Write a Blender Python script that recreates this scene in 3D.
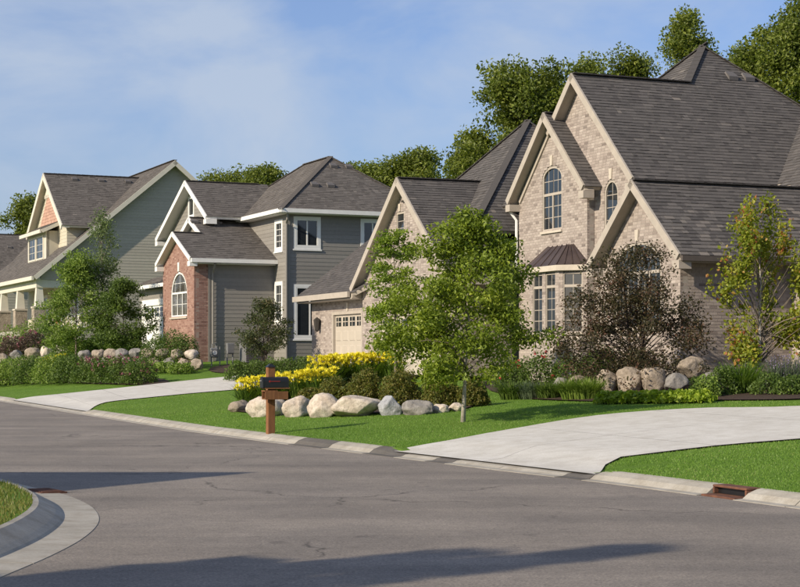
import bpy, bmesh, math, random
import numpy as np
from mathutils import Vector, noise
random.seed(7); RNG = np.random.default_rng(11)
for o in list(bpy.data.objects): bpy.data.objects.remove(o)
S = bpy.context.scene; COL = S.collection
# ------------------------------------------------------------------ camera
F_PX, EYE, CX, HY = 1620.0, 1.6, 400.0, 355.0      # focal length in 800-px pixels, eye height, principal column, horizon row
cd = bpy.data.cameras.new('camera'); cam = bpy.data.objects.new('camera', cd); COL.objects.link(cam)
cd.sensor_width = 36; cd.lens = 36*F_PX/800; cd.shift_y = (HY-293.5)/800; cd.clip_end = 3000
cam.location = (0, 0, EYE); cam.rotation_euler = (math.pi/2, 0, 0); S.camera = cam
# ------------------------------------------------------------------ sky and sun
SUN_EL = math.radians(27); AZ = math.radians(38)     # light travels towards (cos AZ, sin AZ)
LIGHT = Vector((math.cos(AZ)*math.cos(SUN_EL), math.sin(AZ)*math.cos(SUN_EL), -math.sin(SUN_EL)))
W = bpy.data.worlds.new('World'); S.world = W; W.use_nodes = True
nt = W.node_tree; nt.nodes.clear()
sky = nt.nodes.new('ShaderNodeTexSky'); sky.sky_type = 'NISHITA'; sky.sun_disc = False
sky.sun_elevation = SUN_EL; sky.sun_rotation = math.atan2(-LIGHT.x, -LIGHT.y)
sky.air_density = 1.1; sky.dust_density = 1.2; sky.ozone_density = 3.0
tc = nt.nodes.new('ShaderNodeTexCoord'); mp = nt.nodes.new('ShaderNodeMapping'); mp.inputs['Scale'].default_value = (1.0, 1.0, 1.9)
mp.inputs['Rotation'].default_value = (0.1, 0.35, 0.2)
n1 = nt.nodes.new('ShaderNodeTexNoise'); n1.inputs['Scale'].default_value = 6.0; n1.inputs['Detail'].default_value = 7; n1.inputs['Roughness'].default_value = 0.55; n1.inputs['Distortion'].default_value = 0.4
cr = nt.nodes.new('ShaderNodeValToRGB'); cr.color_ramp.elements[0].position = 0.40; cr.color_ramp.elements[1].position = 0.66
cr.color_ramp.elements[1].color = (0.8, 0.8, 0.8, 1); cr.color_ramp.elements[0].color = (0.14, 0.14, 0.14, 1)
mx = nt.nodes.new('ShaderNodeMix'); mx.data_type = 'RGBA'; mx.inputs[7].default_value = (4.5, 5.2, 6.3, 1)
tint = nt.nodes.new('ShaderNodeMix'); tint.data_type = 'RGBA'; tint.blend_type = 'MULTIPLY'; tint.inputs[0].default_value = 1; tint.inputs[7].default_value = (0.86, 0.93, 1.22, 1)
bg = nt.nodes.new('ShaderNodeBackground'); bg.inputs['Strength'].default_value = 0.088
wo = nt.nodes.new('ShaderNodeOutputWorld')
for a, b in ((tc.outputs['Generated'], mp.inputs[0]), (mp.outputs[0], n1.inputs[0]), (n1.outputs[0], cr.inputs[0]), (cr.outputs[0], mx.inputs[0]),
             (sky.outputs[0], tint.inputs[6]), (tint.outputs[2], mx.inputs[6]), (mx.outputs[2], bg.inputs[0]), (bg.outputs[0], wo.inputs[0])): nt.links.new(a, b)
sl = bpy.data.lights.new('sun', 'SUN'); sl.energy = 4.6; sl.angle = math.radians(0.53); sl.color = (1.0, 0.875, 0.68)
so = bpy.data.objects.new('sun', sl); COL.objects.link(so); so.rotation_euler = LIGHT.to_track_quat('-Z', 'Y').to_euler()
S.view_settings.view_transform = 'Standard'; S.view_settings.look = 'None'; S.view_settings.gamma = 1
S.view_settings.use_curve_mapping = False; S.view_settings.exposure = 0.4
# ------------------------------------------------------------------ materials
def new_mat(name):
    m = bpy.data.materials.new(name); m.use_nodes = True
    t = m.node_tree; b = t.nodes['Principled BSDF']; return m, t, b
def nd(t, typ, **kw):
    n = t.nodes.new(typ)
    for k, v in kw.items():
        if k.startswith('_'): n.inputs[k[1:].replace('_', ' ')].default_value = v
        else: setattr(n, k, v)
    return n
def ramp(t, src, stops, interp='LINEAR'):
    r = t.nodes.new('ShaderNodeValToRGB'); cr = r.color_ramp; cr.interpolation = interp
    while len(cr.elements) < len(stops): cr.elements.new(0.5)
    for e, (p, c) in zip(cr.elements, stops): e.position = p; e.color = (*c, 1) if len(c) == 3 else c
    t.links.new(src, r.inputs[0]); return r.outputs[0]
def objco(t, scale=(1, 1, 1)):
    c = t.nodes.new('ShaderNodeTexCoord'); m = t.nodes.new('ShaderNodeMapping'); m.inputs['Scale'].default_value = scale
    t.links.new(c.outputs['Object'], m.inputs[0]); return m.outputs[0]
def noise_tex(t, co, scale, detail=5, rough=0.55):
    n = nd(t, 'ShaderNodeTexNoise', _Scale=scale, _Detail=detail, _Roughness=rough); t.links.new(co, n.inputs[0]); return n.outputs[0]
def mix(t, fac, a, b, blend='MIX'):
    m = t.nodes.new('ShaderNodeMix'); m.data_type = 'RGBA'; m.blend_type = blend
    for i, x in ((0, fac), (6, a), (7, b)):
        if hasattr(x, 'links'): t.links.new(x, m.inputs[i])
        else: m.inputs[i].default_value = (*x, 1) if isinstance(x, tuple) else x
    return m.outputs[2]
def bump(t, b, h, strength=0.3, dist=0.02):
    n = nd(t, 'ShaderNodeBump', _Strength=strength, _Distance=dist); t.links.new(h, n.inputs['Height']); t.links.new(n.outputs[0], b.inputs['Normal'])
def simple(name, c0, c1=None, scale=3.0, rough=0.7, bmp=0.15, spec=0.3, metal=0.0, stretch=(1, 1, 1), detail=6):
    m, t, b = new_mat(name); co = objco(t, stretch); n = noise_tex(t, co, scale, detail)
    c1 = c1 or tuple(x*0.82 for x in c0)
    t.links.new(ramp(t, n, [(0.3, c1), (0.7, c0)]), b.inputs['Base Color'])
    b.inputs['Roughness'].default_value = rough; b.inputs['Specular IOR Level'].default_value = spec; b.inputs['Metallic'].default_value = metal
    if bmp: bump(t, b, noise_tex(t, co, scale*12, 4), bmp, 0.01)
    return m
def tone_mat(name, stops, rough=0.8, spec=0.2, noise_scale=25, noise_amt=0.25, obj_random=False, big=0.0):
    m, t, b = new_mat(name)
    if obj_random: src = t.nodes.new('ShaderNodeObjectInfo').outputs['Random']
    else: src = nd(t, 'ShaderNodeAttribute', attribute_name='tone').outputs['Fac']
    c = ramp(t, src, stops); co = objco(t)
    n = noise_tex(t, co, noise_scale, 5)
    c = mix(t, noise_amt, c, ramp(t, n, [(0.3, (0.35, 0.35, 0.35)), (0.7, (1.15, 1.15, 1.15))]), 'MULTIPLY')
    if big: c = mix(t, big, c, ramp(t, noise_tex(t, co, 0.45, 4), [(0.3, (0.6, 0.6, 0.62)), (0.7, (1.1, 1.08, 1.05))]), 'MULTIPLY')
    t.links.new(c, b.inputs['Base Color']); b.inputs['Roughness'].default_value = rough; b.inputs['Specular IOR Level'].default_value = spec
    bump(t, b, noise_tex(t, co, noise_scale*3, 4), 0.25, 0.006)
    return m
def leaf_mat(name, stops, trans=0.3, rough=0.5):
    m, t, b = new_mat(name)
    src = nd(t, 'ShaderNodeAttribute', attribute_name='tone').outputs['Fac']; c = ramp(t, src, stops)
    t.links.new(c, b.inputs['Base Color']); b.inputs['Roughness'].default_value = rough; b.inputs['Specular IOR Level'].default_value = 0.35
    tr = t.nodes.new('ShaderNodeBsdfTranslucent'); hs = nd(t, 'ShaderNodeHueSaturation', _Saturation=1.1, _Value=1.25); t.links.new(c, hs.inputs['Color']); t.links.new(hs.outputs[0], tr.inputs[0])
    ms = t.nodes.new('ShaderNodeMixShader'); ms.inputs[0].default_value = trans
    out = t.nodes['Material Output']; t.links.new(b.outputs[0], ms.inputs[1]); t.links.new(tr.outputs[0], ms.inputs[2]); t.links.new(ms.outputs[0], out.inputs[0])
    return m
M = {}
# asphalt: warm grey with fine aggregate, broad patches, tyre-polished streaks
m, t, b = new_mat('asphalt'); co = objco(t)
c = ramp(t, noise_tex(t, co, 0.25, 6), [(0.3, (0.178, 0.157, 0.136)), (0.7, (0.226, 0.201, 0.176))])
c = mix(t, 0.9, c, ramp(t, noise_tex(t, co, 42, 4, 0.75), [(0.3, (0.42, 0.42, 0.43)), (0.5, (1, 1, 1)), (0.72, (1.65, 1.6, 1.52))]), 'MULTIPLY')
cs = objco(t, (0.09, 1.7, 1)); t.nodes[-1].inputs['Rotation'].default_value = (0, 0, math.radians(-66))
c = mix(t, 0.6, c, ramp(t, noise_tex(t, cs, 0.9, 5), [(0.35, (0.80, 0.80, 0.81)), (0.65, (1.12, 1.11, 1.1))]), 'MULTIPLY')
c = mix(t, 0.5, c, ramp(t, noise_tex(t, co, 9, 5, 0.65), [(0.35, (0.72, 0.72, 0.72)), (0.6, (1.1, 1.1, 1.1))]), 'MULTIPLY')
vo = nd(t, 'ShaderNodeTexVoronoi', feature='DISTANCE_TO_EDGE', _Scale=0.16); nz = nd(t, 'ShaderNodeTexNoise', _Scale=1.2, _Detail=6)
t.links.new(co, nz.inputs[0]); va = nd(t, 'ShaderNodeVectorMath', operation='ADD'); vs_ = nd(t, 'ShaderNodeVectorMath', operation='SCALE'); vs_.inputs['Scale'].default_value = 1.6
t.links.new(nz.outputs['Color'], vs_.inputs[0]); t.links.new(vs_.outputs[0], va.inputs[0]); t.links.new(co, va.inputs[1]); t.links.new(va.outputs[0], vo.inputs['Vector'])
c = mix(t, 1.0, c, ramp(t, noise_tex(t, co, 2.2, 6, 0.6), [(0.62, (1, 1, 1)), (0.70, (0.72, 0.72, 0.73))]), 'MULTIPLY')
c = mix(t, 0.8, c, ramp(t, noise_tex(t, co, 0.6, 3, 0.5), [(0.40, (0.86, 0.86, 0.87)), (0.60, (1.1, 1.09, 1.08))]), 'MULTIPLY')
crk = ramp(t, vo.outputs['Distance'], [(0.0, (0.38, 0.38, 0.38)), (0.006, (1, 1, 1))])
msk = ramp(t, noise_tex(t, co, 0.35, 2), [(0.46, (0, 0, 0)), (0.54, (1, 1, 1))])
c = mix(t, msk, c, mix(t, 1.0, c, crk, 'MULTIPLY'))
t.links.new(c, b.inputs['Base Color']); b.inputs['Roughness'].default_value = 0.85; b.inputs['Specular IOR Level'].default_value = 0.25
bump(t, b, noise_tex(t, co, 60, 3, 0.7), 0.5, 0.006); M['asphalt'] = m
# concrete
def concrete(name, c0, c1, stain=0.5):
    m, t, b = new_mat(name); co = objco(t)
    c = ramp(t, noise_tex(t, co, 0.7, 6), [(0.3, c1), (0.7, c0)])
    c = mix(t, stain, c, ramp(t, noise_tex(t, co, 3.5, 7, 0.65), [(0.32, (0.7, 0.66, 0.6)), (0.6, (1.06, 1.06, 1.06))]), 'MULTIPLY')
    c = mix(t, 0.35, c, ramp(t, noise_tex(t, co, 40, 3), [(0.35, (0.75, 0.75, 0.75)), (0.65, (1.1, 1.1, 1.1))]), 'MULTIPLY')
    t.links.new(c, b.inputs['Base Color']); b.inputs['Roughness'].default_value = 0.85; b.inputs['Specular IOR Level'].default_value = 0.25
    bump(t, b, noise_tex(t, co, 45, 4), 0.25, 0.006); return m
M['drive'] = concrete('driveway_concrete', (0.58, 0.56, 0.52), (0.50, 0.48, 0.44), 0.45)
M['curb'] = concrete('curb_concrete', (0.38, 0.355, 0.31), (0.29, 0.27, 0.235), 0.7)
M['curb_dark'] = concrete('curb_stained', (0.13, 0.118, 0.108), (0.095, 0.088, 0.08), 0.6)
M['joint'] = simple('joint', (0.10, 0.09, 0.08))
# lawn soil / grass base and blades
m, t, b = new_mat('lawn'); co = objco(t)
c = ramp(t, noise_tex(t, co, 0.5, 6), [(0.3, (0.098, 0.182, 0.024)), (0.7, (0.140, 0.232, 0.038))])
c = mix(t, 0.7, c, ramp(t, noise_tex(t, co, 35, 4, 0.7), [(0.3, (0.55, 0.6, 0.5)), (0.7, (1.25, 1.2, 1.2))]), 'MULTIPLY')
t.links.new(c, b.inputs['Base Color']); b.inputs['Roughness'].default_value = 0.9; b.inputs['Specular IOR Level'].default_value = 0.1
bump(t, b, noise_tex(t, co, 30, 5, 0.7), 0.8, 0.04); M['lawn'] = m
M['blade'] = leaf_mat('grass_blade', [(0, (0.105, 0.205, 0.026)), (0.5, (0.16, 0.28, 0.042)), (0.9, (0.22, 0.335, 0.062)), (1, (0.35, 0.35, 0.14))], 0.4)
M['blade_dry'] = leaf_mat('grass_blade_dry', [(0, (0.09, 0.12, 0.02)), (0.5, (0.17, 0.19, 0.04)), (1, (0.36, 0.31, 0.12))], 0.4)
M['mulch'] = simple('mulch', (0.075, 0.048, 0.032), (0.03, 0.02, 0.014), 22, 0.95, 0.8)
# masonry and roofs
M['brick_tan'] = tone_mat('brick_tan', [(0, (0.155, 0.128, 0.116)), (0.25, (0.255, 0.212, 0.19)), (0.55, (0.345, 0.292, 0.26)), (1, (0.45, 0.392, 0.35))], 0.85, 0.2, 30, 0.35)
M['mortar_tan'] = simple('mortar_tan', (0.35, 0.315, 0.28), None, 8)
M['brick_red'] = tone_mat('brick_red', [(0, (0.16, 0.085, 0.07)), (0.4, (0.265, 0.145, 0.115)), (1, (0.40, 0.255, 0.205))], 0.85, 0.2, 30, 0.3)
M['mortar_red'] = simple('mortar_red', (0.33, 0.25, 0.21), None, 8)
SH_R = [(0, (0.075, 0.070, 0.069)), (0.5, (0.108, 0.100, 0.097)), (0.86, (0.135, 0.124, 0.118)), (1, (0.20, 0.178, 0.16))]
SH_M = [(0, (0.095, 0.086, 0.080)), (0.5, (0.145, 0.131, 0.121)), (0.86, (0.18, 0.163, 0.15)), (1, (0.25, 0.22, 0.195))]
M['shingle_r'] = tone_mat('shingle_charcoal', SH_R, 0.9, 0.15, 40, 0.4, big=0.12)
M['shingle_ro'] = tone_mat('shingle_charcoal_single', SH_R, 0.9, 0.15, 40, 0.4, True)
M['shingle_m'] = tone_mat('shingle_brown', SH_M, 0.9, 0.15, 40, 0.4, big=0.12)
M['deck'] = simple('roof_felt', (0.03, 0.027, 0.026))
M['vent'] = simple('roof_vent', (0.12, 0.11, 0.105), None, 5, 0.6)
M['trim_tan'] = simple('trim_tan', (0.41, 0.362, 0.308), (0.345, 0.306, 0.26), 4, 0.6, 0.05)
M['stone_trim'] = simple('cast_stone', (0.52, 0.46, 0.385), (0.44, 0.39, 0.325), 6, 0.8)
M['trim_white'] = simple('trim_white', (0.74, 0.73, 0.70), (0.68, 0.67, 0.64), 4, 0.55, 0.04)
M['trim_cream'] = simple('trim_cream', (0.62, 0.58, 0.495), (0.56, 0.525, 0.45), 4, 0.6, 0.04)
M['cream_siding'] = simple('cream_siding', (0.52, 0.475, 0.38), (0.47, 0.43, 0.34), 2, 0.65, 0.05)
M['pink_shake'] = tone_mat('pink_shake', [(0, (0.40, 0.24, 0.18)), (1, (0.52, 0.33, 0.25))], 0.8, 0.2, 20, 0.2)
M['siding_grey'] = tone_mat('siding_grey', [(0, (0.215, 0.200, 0.180)), (1, (0.245, 0.229, 0.207))], 0.6, 0.3, 6, 0.12, True)
M['siding_taupe'] = tone_mat('siding_taupe', [(0, (0.365, 0.335, 0.285)), (1, (0.40, 0.37, 0.315))], 0.6, 0.3, 6, 0.12, True)
M['backing'] = simple('wall_backing', (0.12, 0.11, 0.10))
M['gutter_dark'] = simple('gutter_bronze', (0.10, 0.085, 0.075), None, 4, 0.5)
M['copper'] = simple('copper_roof', (0.088, 0.063, 0.055), (0.06, 0.043, 0.04), 3, 0.42, 0.05, 0.5, 0.35)
M['door_tan'] = simple('garage_door_almond', (0.44, 0.39, 0.325), (0.40, 0.355, 0.295), 2, 0.5, 0.03)
M['door_white'] = simple('garage_door_white', (0.78, 0.77, 0.74), None, 2, 0.5, 0.03)
m, t, b = new_mat('window_glass'); b.inputs['Base Color'].default_value = (0.018, 0.022, 0.026, 1); b.inputs['Roughness'].default_value = 0.03; b.inputs['Specular IOR Level'].default_value = 0.9
bump(t, b, noise_tex(t, objco(t), 0.8, 2), 0.03, 0.02); M['glass'] = m
m, t, b = new_mat('window_glass_curtained'); co = objco(t, (6, 6, 0.4)); t.links.new(ramp(t, noise_tex(t, co, 3, 3), [(0.35, (0.03, 0.03, 0.028)), (0.65, (0.11, 0.10, 0.085))]), b.inputs['Base Color']); b.inputs['Roughness'].default_value = 0.05; b.inputs['Specular IOR Level'].default_value = 0.8; M['glass_curtain'] = m
M['bark'] = simple('bark_grey', (0.23, 0.19, 0.15), (0.11, 0.09, 0.07), 14, 0.9, 0.6)
M['bark_dark'] = simple('bark_dark', (0.075, 0.055, 0.045), (0.04, 0.03, 0.025), 14, 0.9, 0.6)
M['bark_pale'] = simple('bark_pale', (0.46, 0.42, 0.36), (0.28, 0.25, 0.21), 14, 0.9, 0.5)
M['cedar'] = simple('cedar_post', (0.24, 0.11, 0.045), (0.15, 0.065, 0.028), 3.5, 0.75, 0.4, 0.25, 0, (9, 9, 1))
M['black'] = simple('black_enamel', (0.012, 0.012, 0.013), (0.008, 0.008, 0.009), 6, 0.35, 0.03, 0.5)
M['red'] = simple('red_flag', (0.28, 0.03, 0.025), None, 5, 0.5, 0)
M['rust'] = simple('rusty_iron', (0.17, 0.075, 0.045), (0.075, 0.035, 0.025), 9, 0.85, 0.5)
M['grey_metal'] = simple('galvanised', (0.22, 0.22, 0.22), None, 5, 0.5, 0.05, 0.5, 0.3)
M['lantern'] = simple('lantern_bronze', (0.05, 0.045, 0.04), None, 5, 0.5, 0.03)
def rock_mat(name, c0, c1, c2):
    m, t, b = new_mat(name); co = objco(t)
    c = ramp(t, noise_tex(t, co, 2.3, 7, 0.6), [(0.28, c2), (0.5, c1), (0.72, c0)])
    c = mix(t, 0.7, c, ramp(t, noise_tex(t, co, 14, 6, 0.75), [(0.3, (0.45, 0.43, 0.4)), (0.55, (1.1, 1.1, 1.1))]), 'MULTIPLY')
    t.links.new(c, b.inputs['Base Color']); b.inputs['Roughness'].default_value = 0.9; b.inputs['Specular IOR Level'].default_value = 0.2
    bump(t, b, noise_tex(t, co, 7, 9, 0.72), 0.9, 0.06); return m
M['rock_cream'] = rock_mat('boulder_cream', (0.64, 0.58, 0.50), (0.54, 0.475, 0.40), (0.38, 0.30, 0.24))
M['rock_blue'] = rock_mat('boulder_bluegrey', (0.46, 0.46, 0.47), (0.36, 0.37, 0.39), (0.25, 0.25, 0.27))
M['rock_grey'] = rock_mat('boulder_grey', (0.34, 0.32, 0.30), (0.25, 0.235, 0.22), (0.16, 0.15, 0.14))
M['rock_tan'] = rock_mat('boulder_tan', (0.42, 0.36, 0.29), (0.33, 0.275, 0.22), (0.2, 0.165, 0.13))
LEAF = dict(
    ash=[(0, (0.090, 0.126, 0.015)), (0.5, (0.173, 0.234, 0.024)), (0.85, (0.262, 0.330, 0.040)), (1, (0.358, 0.408, 0.066))],
    locust=[(0, (0.093, 0.149, 0.016)), (0.6, (0.194, 0.275, 0.032)), (1, (0.327, 0.402, 0.061))],
    plum=[(0, (0.034, 0.034, 0.016)), (0.4, (0.066, 0.062, 0.026)), (0.7, (0.100, 0.070, 0.036)), (1, (0.16, 0.085, 0.058))],
    maple=[(0, (0.120, 0.160, 0.016)), (0.5, (0.235, 0.275, 0.028)), (0.78, (0.32, 0.31, 0.04)), (0.92, (0.36, 0.22, 0.05)), (1, (0.38, 0.14, 0.06))],
    dark=[(0, (0.031, 0.045, 0.017)), (0.6, (0.077, 0.098, 0.031)), (1, (0.154, 0.126, 0.056))],
    wood=[(0, (0.062, 0.086, 0.014)), (0.5, (0.134, 0.173, 0.026)), (0.85, (0.207, 0.243, 0.040)), (1, (0.280, 0.302, 0.060))],
    hedge=[(0, (0.040, 0.076, 0.016)), (0.5, (0.090, 0.143, 0.027)), (1, (0.171, 0.242, 0.047))],
    lime=[(0, (0.144, 0.221, 0.023)), (0.5, (0.273, 0.372, 0.037)), (1, (0.431, 0.510, 0.076))],
    barberry=[(0, (0.061, 0.075, 0.015)), (0.4, (0.127, 0.156, 0.026)), (0.75, (0.187, 0.156, 0.037)), (1, (0.264, 0.250, 0.055))],
    feather=[(0, (0.096, 0.160, 0.029)), (0.6, (0.194, 0.279, 0.049)), (1, (0.316, 0.396, 0.089))],
    aspen=[(0, (0.084, 0.126, 0.042)), (0.6, (0.143, 0.193, 0.071)), (1, (0.235, 0.286, 0.118))],
    lily=[(0, (0.054, 0.102, 0.017)), (0.6, (0.114, 0.192, 0.029)), (1, (0.192, 0.276, 0.048))],
    blue=[(0, (0.072, 0.104, 0.058)), (1, (0.182, 0.227, 0.130))],
    purple=[(0, (0.063, 0.042, 0.039)), (0.6, (0.119, 0.091, 0.063)), (1, (0.182, 0.105, 0.091))],
    spruce=[(0, (0.012, 0.030, 0.012)), (1, (0.040, 0.070, 0.030))])
for k, v in LEAF.items(): M['leaf_'+k] = leaf_mat('leaf_'+k, v, .4)
for k, v in dict(yellow=(0.82, 0.72, 0.05), pink=(0.42, 0.12, 0.17), red=(0.55, 0.06, 0.07), lavender=(0.30, 0.25, 0.36), dusty=(0.28, 0.10, 0.13), orange=(0.7, 0.3, 0.02)).items():
    M['petal_'+k] = leaf_mat('petal_'+k, [(0, tuple(x*0.7 for x in v)), (1, tuple(min(1, x*1.15) for x in v))], 0.35)
# ------------------------------------------------------------------ object helpers
def tag(o, label=None, cat=None, group=None, kind=None):
    if label: o['label'] = label
    if cat: o['category'] = cat
    if group: o['group'] = group
    if kind: o['kind'] = kind
    return o
def empty(name, loc=(0, 0, 0), rz=0.0, parent=None):
    o = bpy.data.objects.new(name, None); COL.objects.link(o); o.location = loc; o.rotation_euler = (0, 0, rz); o.empty_display_size = 0.2
    if parent: o.parent = parent
    return o
def link(name, me, mat=None, parent=None):
    o = bpy.data.objects.new(name, me); COL.objects.link(o)
    if mat is not None and not me.materials: me.materials.append(M[mat] if isinstance(mat, str) else mat)
    if parent: o.parent = parent
    return o
def np_mesh(name, V, Q, tone=None, smooth=False):
    """V (n,3), Q (m,3 or 4) arrays -> mesh, optional per-face tone"""
    V = np.asarray(V, dtype=np.float32); Q = np.asarray(Q, dtype=np.int32); me = bpy.data.meshes.new(name)
    me.vertices.add(len(V)); me.vertices.foreach_set('co', V.ravel())
    k = Q.shape[1]; me.loops.add(Q.size); me.loops.foreach_set('vertex_index', Q.ravel())
    me.polygons.add(len(Q)); me.polygons.foreach_set('loop_start', np.arange(0, Q.size, k, dtype=np.int32))
    me.polygons.foreach_set('use_smooth', np.full(len(Q), smooth, dtype=bool))
    me.update(calc_edges=True)
    if tone is not None:
        a = me.attributes.new('tone', 'FLOAT', 'FACE'); a.data.foreach_set('value', np.asarray(tone, dtype=np.float32))
    return me
def py_mesh(name, V, Fs, smooth=False):
    me = bpy.data.meshes.new(name); me.from_pydata([tuple(map(float, v)) for v in V], [], Fs)
    bm = bmesh.new(); bm.from_mesh(me); bmesh.ops.recalc_face_normals(bm, faces=bm.faces); bm.to_mesh(me); bm.free()
    if smooth:
        for p in me.polygons: p.use_smooth = True
    return me
BOXF = [(0, 1, 2, 3), (7, 6, 5, 4), (0, 4, 5, 1), (1, 5, 6, 2), (2, 6, 7, 3), (3, 7, 4, 0)]
class MB:
    """collects simple solids into one mesh"""
    def __init__(s): s.v = []; s.f = []
    def add(s, vs, fs):
        k = len(s.v); s.v += [tuple(v) for v in vs]; s.f += [tuple(i+k for i in f) for f in fs]; return s
    def box(s, x0, x1, y0, y1, z0, z1):
        return s.add([(x0, y0, z0), (x1, y0, z0), (x1, y1, z0), (x0, y1, z0), (x0, y0, z1), (x1, y0, z1), (x1, y1, z1), (x0, y1, z1)], BOXF)
    def beam(s, p, q, w, h, up=(0, 0, 1)):
        """bar from p to q, w wide sideways, h tall, top face on the line"""
        p, q = Vector(p), Vector(q); d = (q-p).normalized(); sd = d.cross(Vector(up)).normalized(); u = sd.cross(d).normalized()
        c = [(-w/2, -h), (w/2, -h), (w/2, 0), (-w/2, 0)]
        return s.add([p+sd*a+u*b_ for a, b_ in c]+[q+sd*a+u*b_ for a, b_ in c], BOXF)
    def prism(s, base, top):
        n = len(base); fs = [tuple(range(n-1, -1, -1)), tuple(range(n, 2*n))]+[(i, (i+1) % n, n+(i+1) % n, n+i) for i in range(n)]
        return s.add(list(base)+list(top), fs)
    def tube(s, pts, rads, seg=8, caps=True):
        pts = [Vector(p) for p in pts]; rings = []
        for i, p in enumerate(pts):
            d = (pts[min(i+1, len(pts)-1)]-pts[max(i-1, 0)]).normalized()
            a = d.orthogonal().normalized() if i == 0 else (rings_a - d*rings_a.dot(d)).normalized()
            rings_a = a; b_ = d.cross(a)
            rings.append([p+(a*math.cos(2*math.pi*k/seg)+b_*math.sin(2*math.pi*k/seg))*rads[i] for k in range(seg)])
        vs = [v for r in rings for v in r]; fs = []
        for i in range(len(pts)-1):
            for k in range(seg): fs.append((i*seg+k, i*seg+(k+1) % seg, (i+1)*seg+(k+1) % seg, (i+1)*seg+k))
        if caps: fs += [tuple(range(seg-1, -1, -1)), tuple((len(pts)-1)*seg+k for k in range(seg))]
        return s.add(vs, fs)
    def build(s, name, mat, parent=None, off=(0, 0, 0), smooth=False):
        V = [(v[0]-off[0], v[1]-off[1], v[2]-off[2]) for v in s.v]
        return link(name, py_mesh(name, V, s.f, smooth), mat, parent)
# ------------------------------------------------------------------ terrain: a straight street edge, lawn rising to the houses
TH = math.radians(24.0); CP = (math.cos(TH), math.sin(TH)); CD = (-math.sin(TH), math.cos(TH)); C0 = (-4.16, 33.7)
VS = [-40, -20, -15, -12.3, -7, -4.3, 0, 12, 25, 60, 120]; DS = [1.0, .9, .8, .6, .3, .12, 0, .15, .4, .5, .5]
def edge_off(v): return np.interp(v, VS, DS)
def to_dv(x, y):
    dx, dy = np.asarray(x)-C0[0], np.asarray(y)-C0[1]; v = dx*CD[0]+dy*CD[1]
    return dx*CP[0]+dy*CP[1]-edge_off(v), v
def to_xy(d, v):
    d = np.asarray(d)+edge_off(v); return C0[0]+d*CP[0]+np.asarray(v)*CD[0], C0[1]+d*CP[1]+np.asarray(v)*CD[1]
def smst(t): t = np.clip(t, 0, 1); return t*t*(3-2*t)
def ground_h(x, y):
    d, v = to_dv(x, y)
    z = .112+.0635*np.clip(d-.22, 0, 11)+np.interp(v, [-50, 18, 26, 34, 58, 90], [0, 0, .15, .55, 1.7, 2.0])*smst((d-1)/7)
    lw = np.maximum(smst((v+14.70)/.5)*smst((-8.55-v)/.5), smst((v-11.1)/.6)*smst((23.7-v)/.6)); tt = lw*(1-smst((d-.2)/1.3)); z = z*(1-tt)+.045*tt
    return np.where(d < 0.19, -0.06, z)
def hit(px, py):
    """where the sight line through a photo pixel meets the lawn"""
    a, b_ = (px-CX)/F_PX, (HY-py)/F_PX; Y = np.arange(8, 140, .01); ok = (EYE+b_*Y) <= np.maximum(ground_h(a*Y, Y), 0.0)
    k = int(np.argmax(ok)); return float(a*Y[k]), float(Y[k])
def at(px, Y): return ((px-CX)/F_PX*Y, Y)
def on_ground(p, dz=0.0): return (p[0], p[1], float(ground_h(p[0], p[1]))+dz)
def in_poly(x, y, poly):
    x, y = np.asarray(x), np.asarray(y); c = np.zeros(x.shape, bool); n = len(poly)
    for i in range(n):
        x0, y0 = poly[i]; x1, y1 = poly[(i+1) % n]
        if y0 == y1: continue
        c ^= ((y0 > y) != (y1 > y)) & (x < (x1-x0)*(y-y0)/(y1-y0)+x0)
    return c
def grid_mesh(name, X, Y, Z):
    n, k = X.shape; V = np.stack([X, Y, Z], -1).reshape(-1, 3); i, j = np.meshgrid(np.arange(n-1), np.arange(k-1), indexing='ij')
    a = (i*k+j).ravel(); return np_mesh(name, V, np.stack([a, a+k, a+k+1, a+1], 1), smooth=True)
dd = np.concatenate([[-900, -400, -150, -60, -20, -5, 0.08, 0.18, 0.2, 0.30], np.arange(.6, 14, .45), [15, 17, 20, 25, 32, 45, 70, 120, 250, 600, 1500]])
vv = np.concatenate([[-900, -400, -150, -80, -50, -35], np.arange(-26, 70, .6), [75, 85, 100, 140, 220, 400, 800, 1800]])
Dg, Vg = np.meshgrid(dd, vv, indexing='ij'); Xg, Yg = to_xy(Dg, Vg)
tag(link('ground', grid_mesh('ground', Xg, Yg, ground_h(Xg, Yg)), 'lawn'), kind='structure')
rd = np.array([-60, -30, -12, -8, -6, -4, -2, -1, -0.12]); Dr, Vr = np.meshgrid(rd, vv[3:-3], indexing='ij'); Xr, Yr = to_xy(Dr, Vr)
tag(link('road', grid_mesh('road', Xr, Yr, 0*Xr), 'asphalt'), kind='structure')
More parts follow.
